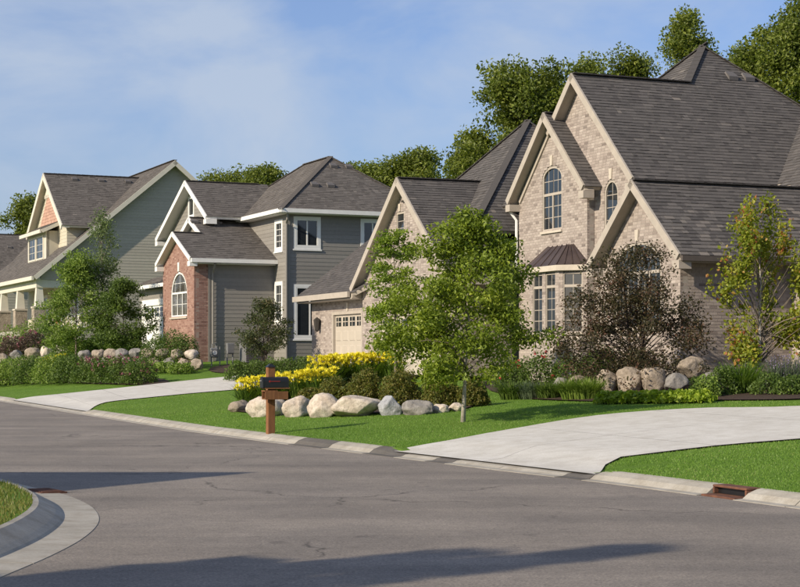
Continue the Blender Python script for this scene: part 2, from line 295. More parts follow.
# ------------------------------------------------------------------ kerbs
def resample(pts, step):
    pts = [np.array(p, float) for p in pts]; out = []
    P = [2*pts[0]-pts[1]]+pts+[2*pts[-1]-pts[-2]]
    for i in range(1, len(P)-2):
        n = max(2, int(np.linalg.norm(P[i+1]-P[i])/step))
        for k in range(n):
            t = k/n; out.append(0.5*((2*P[i])+(-P[i-1]+P[i+1])*t+(2*P[i-1]-5*P[i]+4*P[i+1]-P[i+2])*t*t+(-P[i-1]+3*P[i]-3*P[i+1]+P[i+2])*t**3))
    out.append(pts[-1]); return np.array(out)
def sweep(pts, prof_fn, side):
    """profile swept along a polyline; side=+1 offsets to the right of travel"""
    n = len(pts); T = np.gradient(pts, axis=0); T /= np.linalg.norm(T, axis=1)[:, None]; N = np.stack([T[:, 1], -T[:, 0]], 1)*side
    V = []; k = None
    for i in range(n):
        pr = prof_fn(i); k = len(pr)
        V += [(pts[i, 0]+N[i, 0]*o, pts[i, 1]+N[i, 1]*o, z) for o, z in pr]
    Fc = [(i*k+j, i*k+(j+1) % k, (i+1)*k+(j+1) % k, (i+1)*k+j) for i in range(n-1) for j in range(k)]
    Fc += [tuple(range(k)), tuple((n-1)*k+j for j in range(k-1, -1, -1))]
    return V, Fc
kerb = tag(empty('kerb'), kind='structure')
DRIVE2 = (-14.35, -8.9); DRIVE1 = (11.6, 23.2)
def lower(v): return max(smst((v-DRIVE2[0]+.35)/.5)*smst((DRIVE2[1]+.35-v)/.5), smst((v-DRIVE1[0]+.5)/.6)*smst((DRIVE1[1]+.5-v)/.6))
cuts = [-40, -36, -32, -28, -25, -22.2, -19.95, -18.55, -17.64, -16.98, -14.5, -13.9, -12.3, -10.95, -10.35, -9.3, -8.2, -6.6, -5.2, -3.9, -1.0, 2, 5, 8, 11, 13, 15, 17, 19, 21, 23.4, 26.4, 29.4, 32.4, 36, 40, 46, 52, 60, 70, 85, 100]
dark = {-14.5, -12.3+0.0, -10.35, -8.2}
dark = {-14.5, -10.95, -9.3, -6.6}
for a, b_ in zip(cuts[:-1], cuts[1:]):
    if a == -17.64: continue
    vs = np.arange(a+.008, b_-.008+1e-6, (b_-a-.016)/max(2, int((b_-a)/.3))); xs, ys = to_xy(np.zeros_like(vs), vs)
    def prof(i, vs=vs):
        s = 1-0.72*lower(vs[i]); return [(-.14, -.05), (-.14, .006), (-.01, .012), (.03, .018+.022*s), (.07, .03+.04*s), (.19, .035+.075*s), (.25, .04+.08*s), (.25, -.05)]
    V, Fc = sweep(np.stack([xs, ys], 1), prof, 1)
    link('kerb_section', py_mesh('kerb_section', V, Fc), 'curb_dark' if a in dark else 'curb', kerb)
# corner block across the street on the left: gutter, rolled kerb and turf
CORNER = [(-9, -40), (-5.2, -12), (-3.6, 2), (-3.05, 8), (-2.90, 11.2), (-2.78, 12.9), (-2.77, 14.24), (-2.90, 15.6), (-3.20, 16.9), (-3.6, 18.0), (-4.0, 18.85), (-5.15, 20.9)]
CORNER += [(-5.15-.4067*s, 20.9+.9135*s) for s in (6, 14, 30, 60, 120)]
cpts = resample(CORNER, .25)
kerb2 = tag(empty('corner_kerb'), kind='structure')
seg = 11
for i in range(0, len(cpts)-2, seg):
    p = cpts[i:i+seg+1].copy()
    if len(p) < 3: continue
    p[0] += (p[1]-p[0])*.03; p[-1] -= (p[-1]-p[-2])*.03
    V, Fc = sweep(p, lambda i: [(0, -.05), (0, .005), (.34, .014), (.36, .032), (.42, .066), (.58, .150), (.64, .155), (.64, -.05)], -1)
    link('kerb_section', py_mesh('kerb_section', V, Fc), 'curb', kerb2)
T = np.gradient(cpts, axis=0); T /= np.linalg.norm(T, axis=1)[:, None]; inner = cpts+np.stack([-T[:, 1], T[:, 0]], 1)*.635
blk = [(float(x), float(y), .151) for x, y in inner]+[(-190, 160, .151), (-190, -40, .151)]
tag(link('corner_lot', py_mesh('corner_lot', blk, [tuple(range(len(blk)))]), 'lawn'), kind='structure')
ISLAND = [(float(x), float(y)) for x, y in inner]+[(-190, 160), (-190, -40)]
# ------------------------------------------------------------------ driveways (strips between two edges, draped on the lawn)
def strip(name, left, right, n=43, k=11, dz=.024, mat='drive'):
    def rs(p):
        p = resample(p, .3); s = np.concatenate([[0], np.cumsum(np.linalg.norm(np.diff(p, axis=0), axis=1))]); u = np.linspace(0, s[-1], n)
        return np.stack([np.interp(u, s, p[:, 0]), np.interp(u, s, p[:, 1])], 1)
    L, R_ = rs(left), rs(right); w = np.linspace(0, 1, k)[None, :, None]; G = L[:, None]*(1-w)+R_[:, None]*w
    X, Y = G[..., 0], G[..., 1]; d, v = to_dv(X, Y); Z = np.where(d < .22, .045, ground_h(X, Y))+dz
    root = tag(link(name, grid_mesh(name, X, Y, Z-.01), 'joint'), kind='structure'); st = 6
    for i in range(0, n-1, st):
        for j in range(0, k-1, (k-1)//2):
            sl_ = (slice(i, min(i+st, n-1)+1), slice(j, j+(k-1)//2+1)); A = np.stack([X[sl_], Y[sl_], Z[sl_]], -1).copy()
            for ax in (0, 1):
                f0 = np.take(A, [0], ax); f1 = np.take(A, [1], ax); e0 = np.take(A, [-1], ax); e1 = np.take(A, [-2], ax); q = np.linalg.norm((f1-f0)[..., :2], axis=-1, keepdims=True)+1e-6; q2 = np.linalg.norm((e1-e0)[..., :2], axis=-1, keepdims=True)+1e-6
                a = f0+(f1-f0)*.006/q; b_ = e0+(e1-e0)*.006/q2
                if ax == 0: A[:1] = a; A[-1:] = b_
                else: A[:, :1] = a; A[:, -1:] = b_
            link('slab', grid_mesh('slab', A[..., 0], A[..., 1], A[..., 2]), mat, root)
    return [tuple(p) for p in L]+[tuple(p) for p in R_[::-1]]
xy = lambda d, v: tuple(float(q) for q in to_xy(d, v))
D2 = strip('driveway', [xy(.12, -8.7), hit(440, 443), hit(500, 432), hit(600, 416), hit(700, 409), hit(800, 407), (12, 29.8), (22, 32)],
           [xy(.12, -14.5), hit(610, 462), hit(640, 456), hit(720, 446.5), hit(800, 440), (8.5, 24.2), (14, 25.5), (24, 28)])
GAR = (-.4, 55.5)
D1 = strip('driveway', [xy(.12, 23.3), (-11.43, 57.0), (-9.42, 58.3), (-6.9, 60.2), (-3.7, 63.2)], [xy(.12, 11.4), (-8.76, 47.6), (-7.6, 49.6), (-5.2, 51.6), (2.2, 55.2)])
DRIVES = [D1, D2]
exec_beds = []
def bed(name, poly, dz=.03):
    """mulch bed: grid points inside the outline draped on the lawn"""
    P = np.array(resample(poly+[poly[0]], .4)); c = P.mean(0); rings = []
    for s in (1, .8, .55, .3, .02):
        q = c+(P-c)*s; rings.append(np.stack([q[:, 0], q[:, 1], ground_h(q[:, 0], q[:, 1])+dz*(1 if s == 1 else 1.6)], 1))
    A = np.stack(rings); tag(link(name, grid_mesh(name, A[..., 0], A[..., 1], A[..., 2]), 'mulch'), kind='structure')
    exec_beds.append([tuple(p) for p in P])
bed('planting_bed', [(-3.9, 38.6), (-2.9, 36.6), (-1.5, 35.4), (.4, 34.3), (1.4, 34.6), (1.6, 37), (.6, 41), (-1.5, 46.5), (-3.0, 48), (-4.3, 46.5)])
bed('planting_bed', [(2.3, 41.5), (2.7, 37.6), (3.7, 35.2), (4.9, 33.6), (6.2, 32.8), (8, 31.6), (11, 32.2), (13, 36), (10.5, 40.3), (6.8, 39.8), (4, 44.2), (2.4, 47)])
bed('planting_bed', [(-18.5, 71.2), (-14, 65.4), (-11.5, 61.6), (-9.1, 58.7), (-8.6, 60.2), (-11, 64.5), (-15, 70.2), (-19, 74)])
bed('planting_bed', [(-5.8, 61.5), (-3.6, 64.6), (-2.5, 68.2), (-5.2, 68.6), (-7.4, 66.5), (-7.4, 63.5)])
# ------------------------------------------------------------------ wall and roof filling
def intervals(poly, holes, z):
    xs = []; n = len(poly)
    for i in range(n):
        (x0, z0), (x1, z1) = poly[i], poly[(i+1) % n]
        if (z0 > z) != (z1 > z): xs.append(x0+(z-z0)*(x1-x0)/(z1-z0))
    xs.sort(); iv = [(xs[i], xs[i+1]) for i in range(0, len(xs)-1, 2)]
    for h in holes:
        a0, a1, z0, z1 = h[:4]; rise = h[4] if len(h) > 4 else 0
        if not (z0 < z < z1): continue
        if rise and z > z1-rise:
            c, hw = (a0+a1)/2, (a1-a0)/2*math.sqrt(max(0, 1-((z-z1+rise)/rise)**2)); a0, a1 = c-hw, c+hw
        nx = []
        for p, q in iv:
            if a1 <= p or a0 >= q: nx.append((p, q)); continue
            if a0 > p: nx.append((p, a0))
            if a1 < q: nx.append((a1, q))
        iv = nx
    return iv
class House:
    def __init__(s, name, px, Y, deg, grade, label, cat='house', group=None):
        x, y = at(px, Y) if px is not None else Y; s.g = grade
        s.o = tag(empty(name, (x, y, grade), math.radians(deg)), label, cat, group); s.off = (0, 0, grade)
    def mb(s, mb, name, mat, parent=None, smooth=False): return mb.build(name, mat, parent or s.o, s.off, smooth)
    def plane(s, o, d, n): return (np.array([*o, 0.0]), np.array([*d, 0.0]), np.array([*n, 0.0]))
    def pt(s, pl, a, z, out): p = pl[0]+pl[1]*a+pl[2]*out; return (p[0], p[1], z)
    def backing(s, pl, poly, mat, depth=(-.22, -.075), name='wall'):
        mb = MB().prism([s.pt(pl, a, z, depth[0]) for a, z in poly], [s.pt(pl, a, z, depth[1]) for a, z in poly]); return s.mb(mb, name, mat)
    def brick_wall(s, pl, poly, holes, mat, mortar, bw=.205, bh=.068, jt=.011):
        w = s.backing(pl, poly, mortar); V = []; tone = []
        z0 = min(p[1] for p in poly); z1 = max(p[1] for p in poly); r = 0; z = z0
        while z+bh < z1:
            for p, q in intervals(poly, holes, z+bh/2):
                a = p-(0.5*bw if r % 2 else 0)-random.random()*.01
                while a < q:
                    b0, b1 = max(a, p), min(a+bw, q)
                    if b1-b0 > .025:
                        o_ = random.uniform(-.0012, .0012)
                        V += [s.pt(pl, b0, z, -.08), s.pt(pl, b1, z, -.08), s.pt(pl, b1, z+bh, -.08), s.pt(pl, b0, z+bh, -.08),
                              s.pt(pl, b0, z, o_), s.pt(pl, b1, z, o_), s.pt(pl, b1, z+bh, o_), s.pt(pl, b0, z+bh, o_)]
                        tone.append(min(1, max(0, random.gauss(.62, .15)))if random.random() > .08 else random.uniform(.1, .35))
                    a += bw+jt
            z += bh+jt; r += 1
        V = np.array(V)-np.array(s.off); n = len(V)//8; base = (np.arange(n)*8)[:, None, None]
        Q = (base+np.array([[4, 5, 6, 7], [0, 1, 5, 4], [3, 7, 6, 2], [0, 4, 7, 3], [1, 2, 6, 5]])[None]).reshape(-1, 4)
        # recessed joint: a mortar face just behind the brick faces
        mj = MB(); k = 0
        o = link('brick_courses', np_mesh('brick_courses', V, Q, np.repeat(tone, 5)), mat, w); o['kind'] = 'stuff'
        Vj = []
        z = z0
        while z < z1-.02:
            for p, q in intervals(poly, holes, min(z+.04, z1-.02)):
                Vj += [s.pt(pl, p, z, -.006), s.pt(pl, q, z, -.006), s.pt(pl, q, min(z+bh+jt, z1), -.006), s.pt(pl, p, min(z+bh+jt, z1), -.006)]
            z += bh+jt
        Vj = np.array(Vj)-np.array(s.off); o2 = link('mortar_joint', np_mesh('mortar_joint', Vj, np.arange(len(Vj)).reshape(-1, 4)), mortar, w); o2['kind'] = 'stuff'
        return w
    def siding(s, pl, poly, holes, mat, ex=.16, back='backing'):
        w = s.backing(pl, poly, back, (-.2, -.03)); z0 = min(p[1] for p in poly); z1 = max(p[1] for p in poly); z = z0
        while z < z1-.01:
            t_ = min(z+ex, z1); A = intervals(poly, holes, z+.004); B = intervals(poly, holes, t_-.004); Md = intervals(poly, holes, (z+t_)/2)
            if not (len(A) == len(B) == len(Md)): A = B = Md
            for (a0, a1), (b0, b1) in zip(A, B):
                if max(a1-a0, b1-b0) < .03: continue
                mb = MB().add([s.pt(pl, a0, z, -.03), s.pt(pl, a1, z, -.03), s.pt(pl, b1, t_, -.03), s.pt(pl, b0, t_, -.03),
                               s.pt(pl, a0, z, .014), s.pt(pl, a1, z, .014), s.pt(pl, b1, t_, .003), s.pt(pl, b0, t_, .003)], BOXF)
                s.mb(mb, 'siding_board', mat, w)
            z += ex
        return w
    def roof(s, polys, mat, trim, exposure=.145, name='roof', single=None, thick=.14):
        """roof = one deck part; every slope gets real overlapping shingles"""
        deck = None; V = []; tone = []; singles = []
        dm = MB(); nslope = 0
        for poly in polys:
            P = [np.array(p, float) for p in poly]; x = P[1]-P[0]; x /= np.linalg.norm(x); n = np.cross(x, P[2]-P[0]); n /= np.linalg.norm(n)
            if n[2] < 0: n = -n
            y = np.cross(n, x)
            if y[2] < 0: x = -x; y = -y
            if np.dot(np.cross(x, y), n) < 0: y = y
            O = P[0]; dm.prism([p-n*thick for p in P], [p-n*.012 for p in P])
            pol = [(float(np.dot(p-O, x)), float(np.dot(p-O, y))) for p in P]; b1 = max(q[1] for q in pol); b = min(q[1] for q in pol)-.02; row = 0
            is_single = single is not None and nslope in single
            while b < b1-.02:
                e = min(exposure, b1-b)
                for p, q in intervals(pol, [], b+e*.5):
                    a = p-.02-random.random()*.3
                    while a < q+.02:
                        w = random.choice((.12, .16, .2, .26, .32)); a0, a1 = max(a, p-.015), min(a+w, q+.015); a += w
                        if a1-a0 < .02: continue
                        lo = .014+random.choice((0, 0, .007))+random.random()*.003; hi = .001
                        cs = [O+x*(a0+.002)+y*b, O+x*(a1-.002)+y*b, O+x*(a1-.002)+y*(b+e+.012), O+x*(a0+.002)+y*(b+e+.012)]
                        vs = [cs[0]-n*.012, cs[1]-n*.012, cs[2]-n*.014, cs[3]-n*.014, cs[0]+n*lo, cs[1]+n*lo, cs[2]+n*hi, cs[3]+n*hi]
                        if is_single: singles.append(vs)
                        else:
                            V += vs; tone.append(min(1, max(0, random.gauss(.45, .17))))
                b += e; row += 1
            nslope += 1
        deck = s.mb(dm, name, trim)
        if singles:
            own = singles[:300]
            for vs in own:
                me = py_mesh('shingle', np.array(vs)-np.array(s.off), BOXF); link('shingle', me, 'shingle_ro', deck)
            for vs in singles[300:]: V += vs; tone.append(min(1, max(0, random.gauss(.45, .17))))
        V = np.array(V)-np.array(s.off); n = len(V)//8; base = (np.arange(n)*8)[:, None, None]
        Q = (base+np.array([[4, 5, 6, 7], [0, 1, 5, 4], [0, 4, 7, 3], [1, 2, 6, 5]])[None]).reshape(-1, 4)
        o = link('shingle_courses', np_mesh('shingle_courses', V, Q, np.repeat(tone, 4)), mat, deck); o['kind'] = 'stuff'
        return deck
    def caps(s, lines, mat, deck, name='ridge_cap_line'):
        for p, q in lines:
            mb = MB(); p, q = np.array(p, float), np.array(q, float); L = np.linalg.norm(q-p); n = max(1, int(L/.28))
            for i in range(n):
                a, b_ = p+(q-p)*(i/n), p+(q-p)*((i+1)/n+.02); mb.beam(a+np.array([0, 0, .035+random.random()*.006]), b_+np.array([0, 0, .028]), .24, .03)
            s.mb(mb, name, mat, deck)
    def fascia(s, lines, mat, w=.06, h=.24, name='fascia', dz=.0, parent=None):
        for p, q in lines: s.mb(MB().beam((p[0], p[1], p[2]+dz), (q[0], q[1], q[2]+dz), w, h), name, mat, parent)
    def window(s, pl, a0, a1, z0, z1, trim, rise=0, cols=2, rows=3, depth=-.05, fw=.07, sashes=1, trim_w=0, glass='glass', sill=True, transom=None, label=None):
        """frame mesh with panes, muntins, sill and outer casing as pieces of it"""
        def outline(g):
            b0, b1, y0, y1 = a0+g, a1-g, z0+g, z1-g
            if not rise: return [(b0, y0), (b1, y0), (b1, y1), (b0, y1)]
            c, hw, r = (a0+a1)/2, (a1-a0)/2-g, rise-g*.6; N = 14
            return [(b0, y0), (b1, y0)]+[(c+hw*math.cos(math.pi*i/N), y1-r+r*math.sin(math.pi*i/N)) for i in range(N+1)]
        def ring(g0, g1, d0, d1):
            A, B = outline(g0), outline(g1); n = len(A); vs = [s.pt(pl, a, z, d1) for a, z in A]+[s.pt(pl, a, z, d1) for a, z in B]+[s.pt(pl, a, z, d0) for a, z in A]+[s.pt(pl, a, z, d0) for a, z in B]
            fs = []
            for i in range(n):
                j = (i+1) % n; fs += [(i, j, n+j, n+i), (n+i, n+j, 3*n+j, 3*n+i), (2*n+i, 2*n+j, j, i)]
            return vs, fs
        mb = MB(); mb.add(*ring(0, fw, depth-.03, depth+.03)); fr = s.mb(mb, 'window', trim)
        if label: fr['label'] = label
        W_ = (a1-a0-2*fw); edges = [a0+fw+W_*i/sashes for i in range(sashes+1)]
        zt = transom if transom else None
        spans = [(z0+fw, z1-fw)] if zt is None else [(z0+fw, zt-.03), (zt+.03, z1-fw)]
        for si, (ya, yb) in enumerate(spans):
            for i in range(sashes):
                e0 = edges[i]+(.025 if i else 0); e1 = edges[i+1]-(.025 if i < sashes-1 else 0)
                top = si == len(spans)-1
                if rise and top:
                    c, hw, r = (a0+a1)/2, (a1-a0)/2-fw, rise-fw*.6; zz = z1-fw-r
                    xs = np.linspace(e0, e1, 7); P = [(e0, ya), (e1, ya)]+[(x, zz+r*math.sqrt(max(0, 1-((x-c)/hw)**2))) for x in xs[::-1]]
                else: P = [(e0, ya), (e1, ya), (e1, yb), (e0, yb)]
                s.mb(MB().prism([s.pt(pl, a, z, depth-.022) for a, z in P], [s.pt(pl, a, z, depth-.008) for a, z in P]), 'pane', glass, fr)
                mm = MB(); nr = max(1, round(rows*(yb-ya)/(z1-z0)))
                cl = lambda x: (z1-fw if not (rise and top) else zz+r*math.sqrt(max(0, 1-((x-c)/hw)**2)))
                for k in range(1, cols):
                    x = e0+(e1-e0)*k/cols; mm.beam(s.pt(pl, x, ya, depth-.004), s.pt(pl, x, min(yb, cl(x)), depth-.004), .02, .012, (pl[2][0], pl[2][1], 0))
                for k in range(1, nr):
                    z = ya+(yb-ya)*k/nr; q0, q1 = e0, e1
                    if rise and top and z > zz: hh = hw*math.sqrt(max(0, 1-((z-zz)/r)**2)); q0, q1 = max(e0, c-hh), min(e1, c+hh)
                    if q1-q0 > .05: mm.beam(s.pt(pl, q0, z, depth-.003), s.pt(pl, q1, z, depth-.003), .02, .012, (pl[2][0], pl[2][1], 0))
                if mm.v: s.mb(mm, 'muntin', trim, fr)
        mm = MB()
        for e in edges[1:-1]:
            P = [(e-.03, z0+fw), (e+.03, z0+fw), (e+.03, (zt-.03) if zt else z1-fw*1.2), (e-.03, (zt-.03) if zt else z1-fw*1.2)]
            mm.prism([s.pt(pl, a, z, depth-.02) for a, z in P], [s.pt(pl, a, z, depth+.02) for a, z in P])
        if zt:
            P = [(a0+fw, zt-.04), (a1-fw, zt-.04), (a1-fw, zt+.04), (a0+fw, zt+.04)]; mm.prism([s.pt(pl, a, z, depth-.021) for a, z in P], [s.pt(pl, a, z, depth+.022) for a, z in P])
        if mm.v: s.mb(mm, 'mullion', trim, fr)
        if trim_w:
            mb = MB(); mb.add(*ring(-trim_w, .005, -.028, .035)); s.mb(mb, 'casing', trim, fr)
        if sill:
            mb = MB(); e = trim_w+.04; P = [(a0-e, z0-.07-trim_w), (a1+e, z0-.07-trim_w), (a1+e, z0+.0-trim_w), (a0-e, z0-trim_w)]
            mb.prism([s.pt(pl, a, z, -.06) for a, z in P], [s.pt(pl, a, z, .06) for a, z in P]); s.mb(mb, 'sill', 'stone_trim' if not trim_w else trim, fr)
        return fr
    def keystone(s, pl, a, z, mat='stone_trim', h=.3, w=.15):
        P = [(a-w*.4, z), (a+w*.4, z), (a+w*.6, z+h), (a-w*.6, z+h)]
        s.mb(MB().prism([s.pt(pl, *p, -.03) for p in P], [s.pt(pl, *p, .035) for p in P]), 'keystone', mat)
    def garage_door(s, pl, a0, a1, z0, z1, mat, depth=-.06, cols=4, trim='trim_tan'):
        P = [(a0, z0), (a1, z0), (a1, z1), (a0, z1)]
        dr = s.mb(MB().prism([s.pt(pl, *p, depth-.01) for p in P], [s.pt(pl, *p, depth+.006) for p in P]), 'garage_door', mat)
        cw = (a1-a0)/cols; rh = (z1-z0)/4
        for r in range(3):
            for c in range(cols):
                Q = [(a0+c*cw+.08, z0+r*rh+.08), (a0+(c+1)*cw-.08, z0+r*rh+.08), (a0+(c+1)*cw-.08, z0+(r+1)*rh-.06), (a0+c*cw+.08, z0+(r+1)*rh-.06)]
                I = [(Q[0][0]+.04, Q[0][1]+.04), (Q[1][0]-.04, Q[1][1]+.04), (Q[2][0]-.04, Q[2][1]-.04), (Q[3][0]+.04, Q[3][1]-.04)]
                s.mb(MB().prism([s.pt(pl, *p, depth) for p in Q], [s.pt(pl, *p, depth+.028) for p in I]), 'door_panel', mat, dr)
        for c in range(cols):
            Q = [(a0+c*cw+.1, z1-rh+.1), (a0+(c+1)*cw-.1, z1-rh+.1), (a0+(c+1)*cw-.1, z1-.1), (a0+c*cw+.1, z1-.1)]
            s.mb(MB().prism([s.pt(pl, *p, depth) for p in Q], [s.pt(pl, *p, depth+.012) for p in Q]), 'pane', 'glass', dr)
            x = (Q[0][0]+Q[1][0])/2; zm = (Q[0][1]+Q[2][1])/2; nrm = (pl[2][0], pl[2][1], 0)
            mb = MB(); mb.beam(s.pt(pl, x, Q[0][1], depth+.03), s.pt(pl, x, Q[2][1], depth+.03), .03, .02, nrm); mb.beam(s.pt(pl, Q[0][0], zm, depth+.031), s.pt(pl, Q[1][0], zm, depth+.031), .03, .02, nrm)
            s.mb(mb, 'muntin', mat, dr)
        return dr
    def vent_box(s, p, slope_dir, deck, mat='vent'):
        """low box vent sitting on a slope"""
        x, y, z = p; mb = MB(); d = Vector((slope_dir[0], slope_dir[1], 0)); sd = Vector((-d.y, d.x, 0)); up = slope_dir[2]
        b = [Vector((x, y, z))+sd*a+d*c+Vector((0, 0, up*c+.03)) for a, c in ((-.16, -.14), (.16, -.14), (.16, .14), (-.16, .14))]
        tp = [Vector((x, y, z))+sd*a+d*c+Vector((0, 0, up*c*.8+h)) for a, c, h in ((-.17, -.15, .13), (.17, -.15, .13), (.13, .11, .11), (-.13, .11, .11))]
        mb.prism(b, tp); s.mb(mb, 'roof_vent', mat, deck)
    def spout(s, pts, mat, r=.045): s.mb(MB().tube(pts, [r]*len(pts), 6), 'downspout', mat)
NU, PU = (-1, 0), (0, 1)      # street-facing normal, along-street direction
# ------------------------------------------------------------------ tan brick house on the right
H = House('brick_house', 678, 40.0, 22.3, .84, 'tan brick house with steep charcoal gables and attached garage wing')
g = .70
F1 = H.plane((0, 0), PU, NU)                          # low front gable
G1 = [(-.1, g), (3.5, g), (3.5, 4.3), (1.7, 5.9), (-.1, 4.3)]
H.brick_wall(F1, G1, [(.79, 3.1, 2.3, 4.51, .62)], 'brick_tan', 'mortar_tan')
H.window(F1, .79, 3.1, 2.3, 4.51, 'trim_tan', .62, 2, 5, sashes=4, transom=3.72)
H.keystone(F1, 1.95, 4.53)
SW = H.plane((0, -.1), (1, 0), (0, -1))               # side wall towards the next drive
H.brick_wall(SW, [(0.01, g), (3.3, g), (3.3, 4.12), (0.01, 4.12)], [], 'brick_tan', 'mortar_tan')
F0 = H.plane((3.3, 0), PU, NU)                        # wall of the right wing
H.brick_wall(F0, [(-7, g), (-.1, g), (-.1, 4.12), (-7, 4.12)], [(-1.9, -.45, 1.75, 3.62)], 'brick_tan', 'mortar_tan')
H.window(F0, -1.9, -.45, 1.75, 3.62, 'trim_tan', 0, 2, 4, sashes=2)
F2 = H.plane((1.1, 0), PU, NU)                        # tall bay gable
G2 = [(6.61, g), (10.98, g), (10.98, 6.55), (8.75, 8.66), (6.61, 6.6)]
H.brick_wall(F2, G2, [(8.14, 9.42, 5.32, 7.26, .36)], 'brick_tan', 'mortar_tan')
H.window(F2, 8.14, 9.42, 5.32, 7.26, 'trim_tan', .36, 2, 6, sashes=2, transom=6.42)
H.keystone(F2, 8.78, 7.28)
H.brick_wall(H.plane((1.1, 6.61), (1, 0), (0, -1)), [(0.01, g), (.3, g), (.3, 6.5), (.01, 6.5)], [], 'brick_tan', 'mortar_tan')
H.brick_wall(H.plane((1.1, 10.98), (1, 0), (0, 1)), [(0.01, 3.5), (2, 3.5), (2, 6.5), (.01, 6.5)], [], 'brick_tan', 'mortar_tan')
F3 = H.plane((1.35, 0), PU, NU)                       # big upper gable
G3 = [(3.5, 3.3), (7.0, 3.3), (10.4, 6.6), (7.42, 9.6), (4.25, 6.55), (4.25, 4.5), (3.5, 4.0)]
H.brick_wall(F3, G3, [(5.28, 6.07, 5.0, 6.55, .4)], 'brick_tan', 'mortar_tan')
H.brick_wall(F3, [(3.5, g), (6.6, g), (6.6, 3.29), (3.5, 3.29)], [(4.6, 5.6, .9, 3.1)], 'brick_tan', 'mortar_tan')
H.window(F3, 5.28, 6.07, 5.0, 6.55, 'trim_tan', .4, 2, 4)
H.keystone(F3, 5.67, 6.57)
dr = H.mb(MB().prism([H.pt(F3, a, z, -.07) for a, z in ((4.6, .9), (5.6, .9), (5.6, 3.1), (4.6, 3.1))], [H.pt(F3, a, z, -.03) for a, z in ((4.6, .9), (5.6, .9), (5.6, 3.1), (4.6, 3.1))]), 'front_door', 'cedar')
H.mb(MB().box(1.35, 5.7, 4.25, 4.4, 3.5, 6.4), 'wall', 'mortar_tan')
# bay under the tall gable: three facets with transom windows and a standing-seam copper hood
c0, c1, fr_ = 6.95, 9.35, .5
bayp = [(1.1, c0-.35), (fr_, c0+.28), (fr_, c1-.28), (1.1, c1+.35)]
for (p, q), n_w in (((bayp[0], bayp[1]), .66), ((bayp[1], bayp[2]), 0), ((bayp[2], bayp[3]), .66)):
    p, q = np.array(p), np.array(q); L = float(np.linalg.norm(q-p)); d = (q-p)/L; n = np.array([-d[1], d[0]]); n = n if n[0] < 0 else -n
    pl = H.plane(tuple(p), tuple(d), tuple(n)); e = .13
    if L < 1.2: e = .14
    zb, zt = 2.25, 3.98
    if L < 1.2: hs = [(e, L-e, zb, zt)]
    else: hs = [(.2, L/2-.1, zb, zt), (L/2+.1, L-.2, zb, zt)]
    H.brick_wall(pl, [(0, g), (L, g), (L, 4.05), (0, 4.05)], hs, 'brick_tan', 'mortar_tan')
    for h in hs: H.window(pl, h[0], h[1], zb, zt, 'trim_tan', 0, 2, 5, sashes=1, transom=3.6, fw=.035)
o_ = .12
bo = [(1.1, c0-.35-o_), (fr_-o_, c0+.2), (fr_-o_, c1-.2), (1.1, c1+.35+o_)]
H.mb(MB().prism([(*p, 4.04) for p in bo], [(*p, 4.2) for p in bo]), 'bay_cornice', 'stone_trim')
rt = [(1.08, c0+.45), (.95, c0+.6), (.95, c1-.6), (1.08, c1-.45)]
hood = H.mb(MB().prism([(*p, 4.2) for p in bo], [(*p, 4.82) for p in rt]), 'bay_roof', 'copper')
for i in range(3):
    for k in range(0, 5):
        f_ = k/4; a = np.array(bo[i])*(1-f_)+np.array(bo[i+1])*f_; b_ = np.array(rt[i])*(1-f_)+np.array(rt[i+1])*f_
        if i and k == 0: continue
        H.mb(MB().beam((*a, 4.23), (*b_, 4.85), .025, .03), 'standing_seam', 'copper', hood)
# roofs
near3 = [(1.05, 3.9, 6.41), (5.69, 3.9, 6.41), (8.75, 6.7, 9.1), (6.5, 8.95, 11.27), (4.97, 7.42, 9.8), (1.05, 7.42, 9.8)]
polys = [[(-.3, -.61, 4.04), (3.0, -.61, 4.04), (5.3, 1.7, 6.07), (-.3, 1.7, 6.07)],
         [(5.3, 4.02, 4.04), (-.3, 4.02, 4.04), (-.3, 1.7, 6.07), (5.3, 1.7, 6.07)],
         [(.8, 6.19, 6.41), (3, 6.19, 6.41), (3, 8.7, 8.82), (.8, 8.7, 8.82)],
         [(3, 11.22, 6.41), (.8, 11.22, 6.41), (.8, 8.7, 8.82), (3, 8.7, 8.82)],
         near3,
         [(1.45, 10.94, 6.41), (1.05, 10.94, 6.41), (1.05, 7.42, 9.8), (4.97, 7.42, 9.8)],
         [(1.45, 7.42, 6.41), (1.45, 14, 6.41), (6.5, 8.95, 11.27), (4.97, 7.42, 9.8)],
         [(1.45, 14, 6.41), (11.55, 14, 6.41), (6.5, 8.95, 11.27)], [(11.55, 14, 6.41), (11.55, 3.9, 6.41), (6.5, 8.95, 11.27)],
         [(3.0, -8, 4.04), (3.0, -.61, 4.04), (5.3, 1.7, 6.07), (5.69, 3.9, 6.41), (8.75, 6.7, 9.1), (10, 6.7, 10.2), (10, -8, 10.2)],
         [(17, -8, 4.04), (17, 6.7, 4.04), (10, 6.7, 10.2), (10, -8, 10.2)],
         [(.0, 12.1, 5.56), (.0, 20.1, 5.56), (4, 16.1, 9.76)], [(.0, 12.1, 5.56), (8, 12.1, 5.56), (4, 16.1, 9.76)], [(.0, 20.1, 5.56), (8, 20.1, 5.56), (4, 16.1, 9.76)],
         [(-1.2, 11.0, 3.96), (7, 11.0, 3.96), (7, 15.4, 7.48), (-1.2, 15.4, 7.48)], [(-1.2, 19.8, 3.96), (3, 19.8, 3.96), (3, 15.4, 7.48), (-1.2, 15.4, 7.48)],
         [(-1.3, 19.2, 3.83), (-1.3, 25.7, 3.83), (3, 25.7, 7.1), (3, 16, 7.1), (.5, 16, 5.2)], [(7.3, 16, 3.83), (7.3, 25.7, 3.83), (3, 25.7, 7.1), (3, 16, 7.1)]]
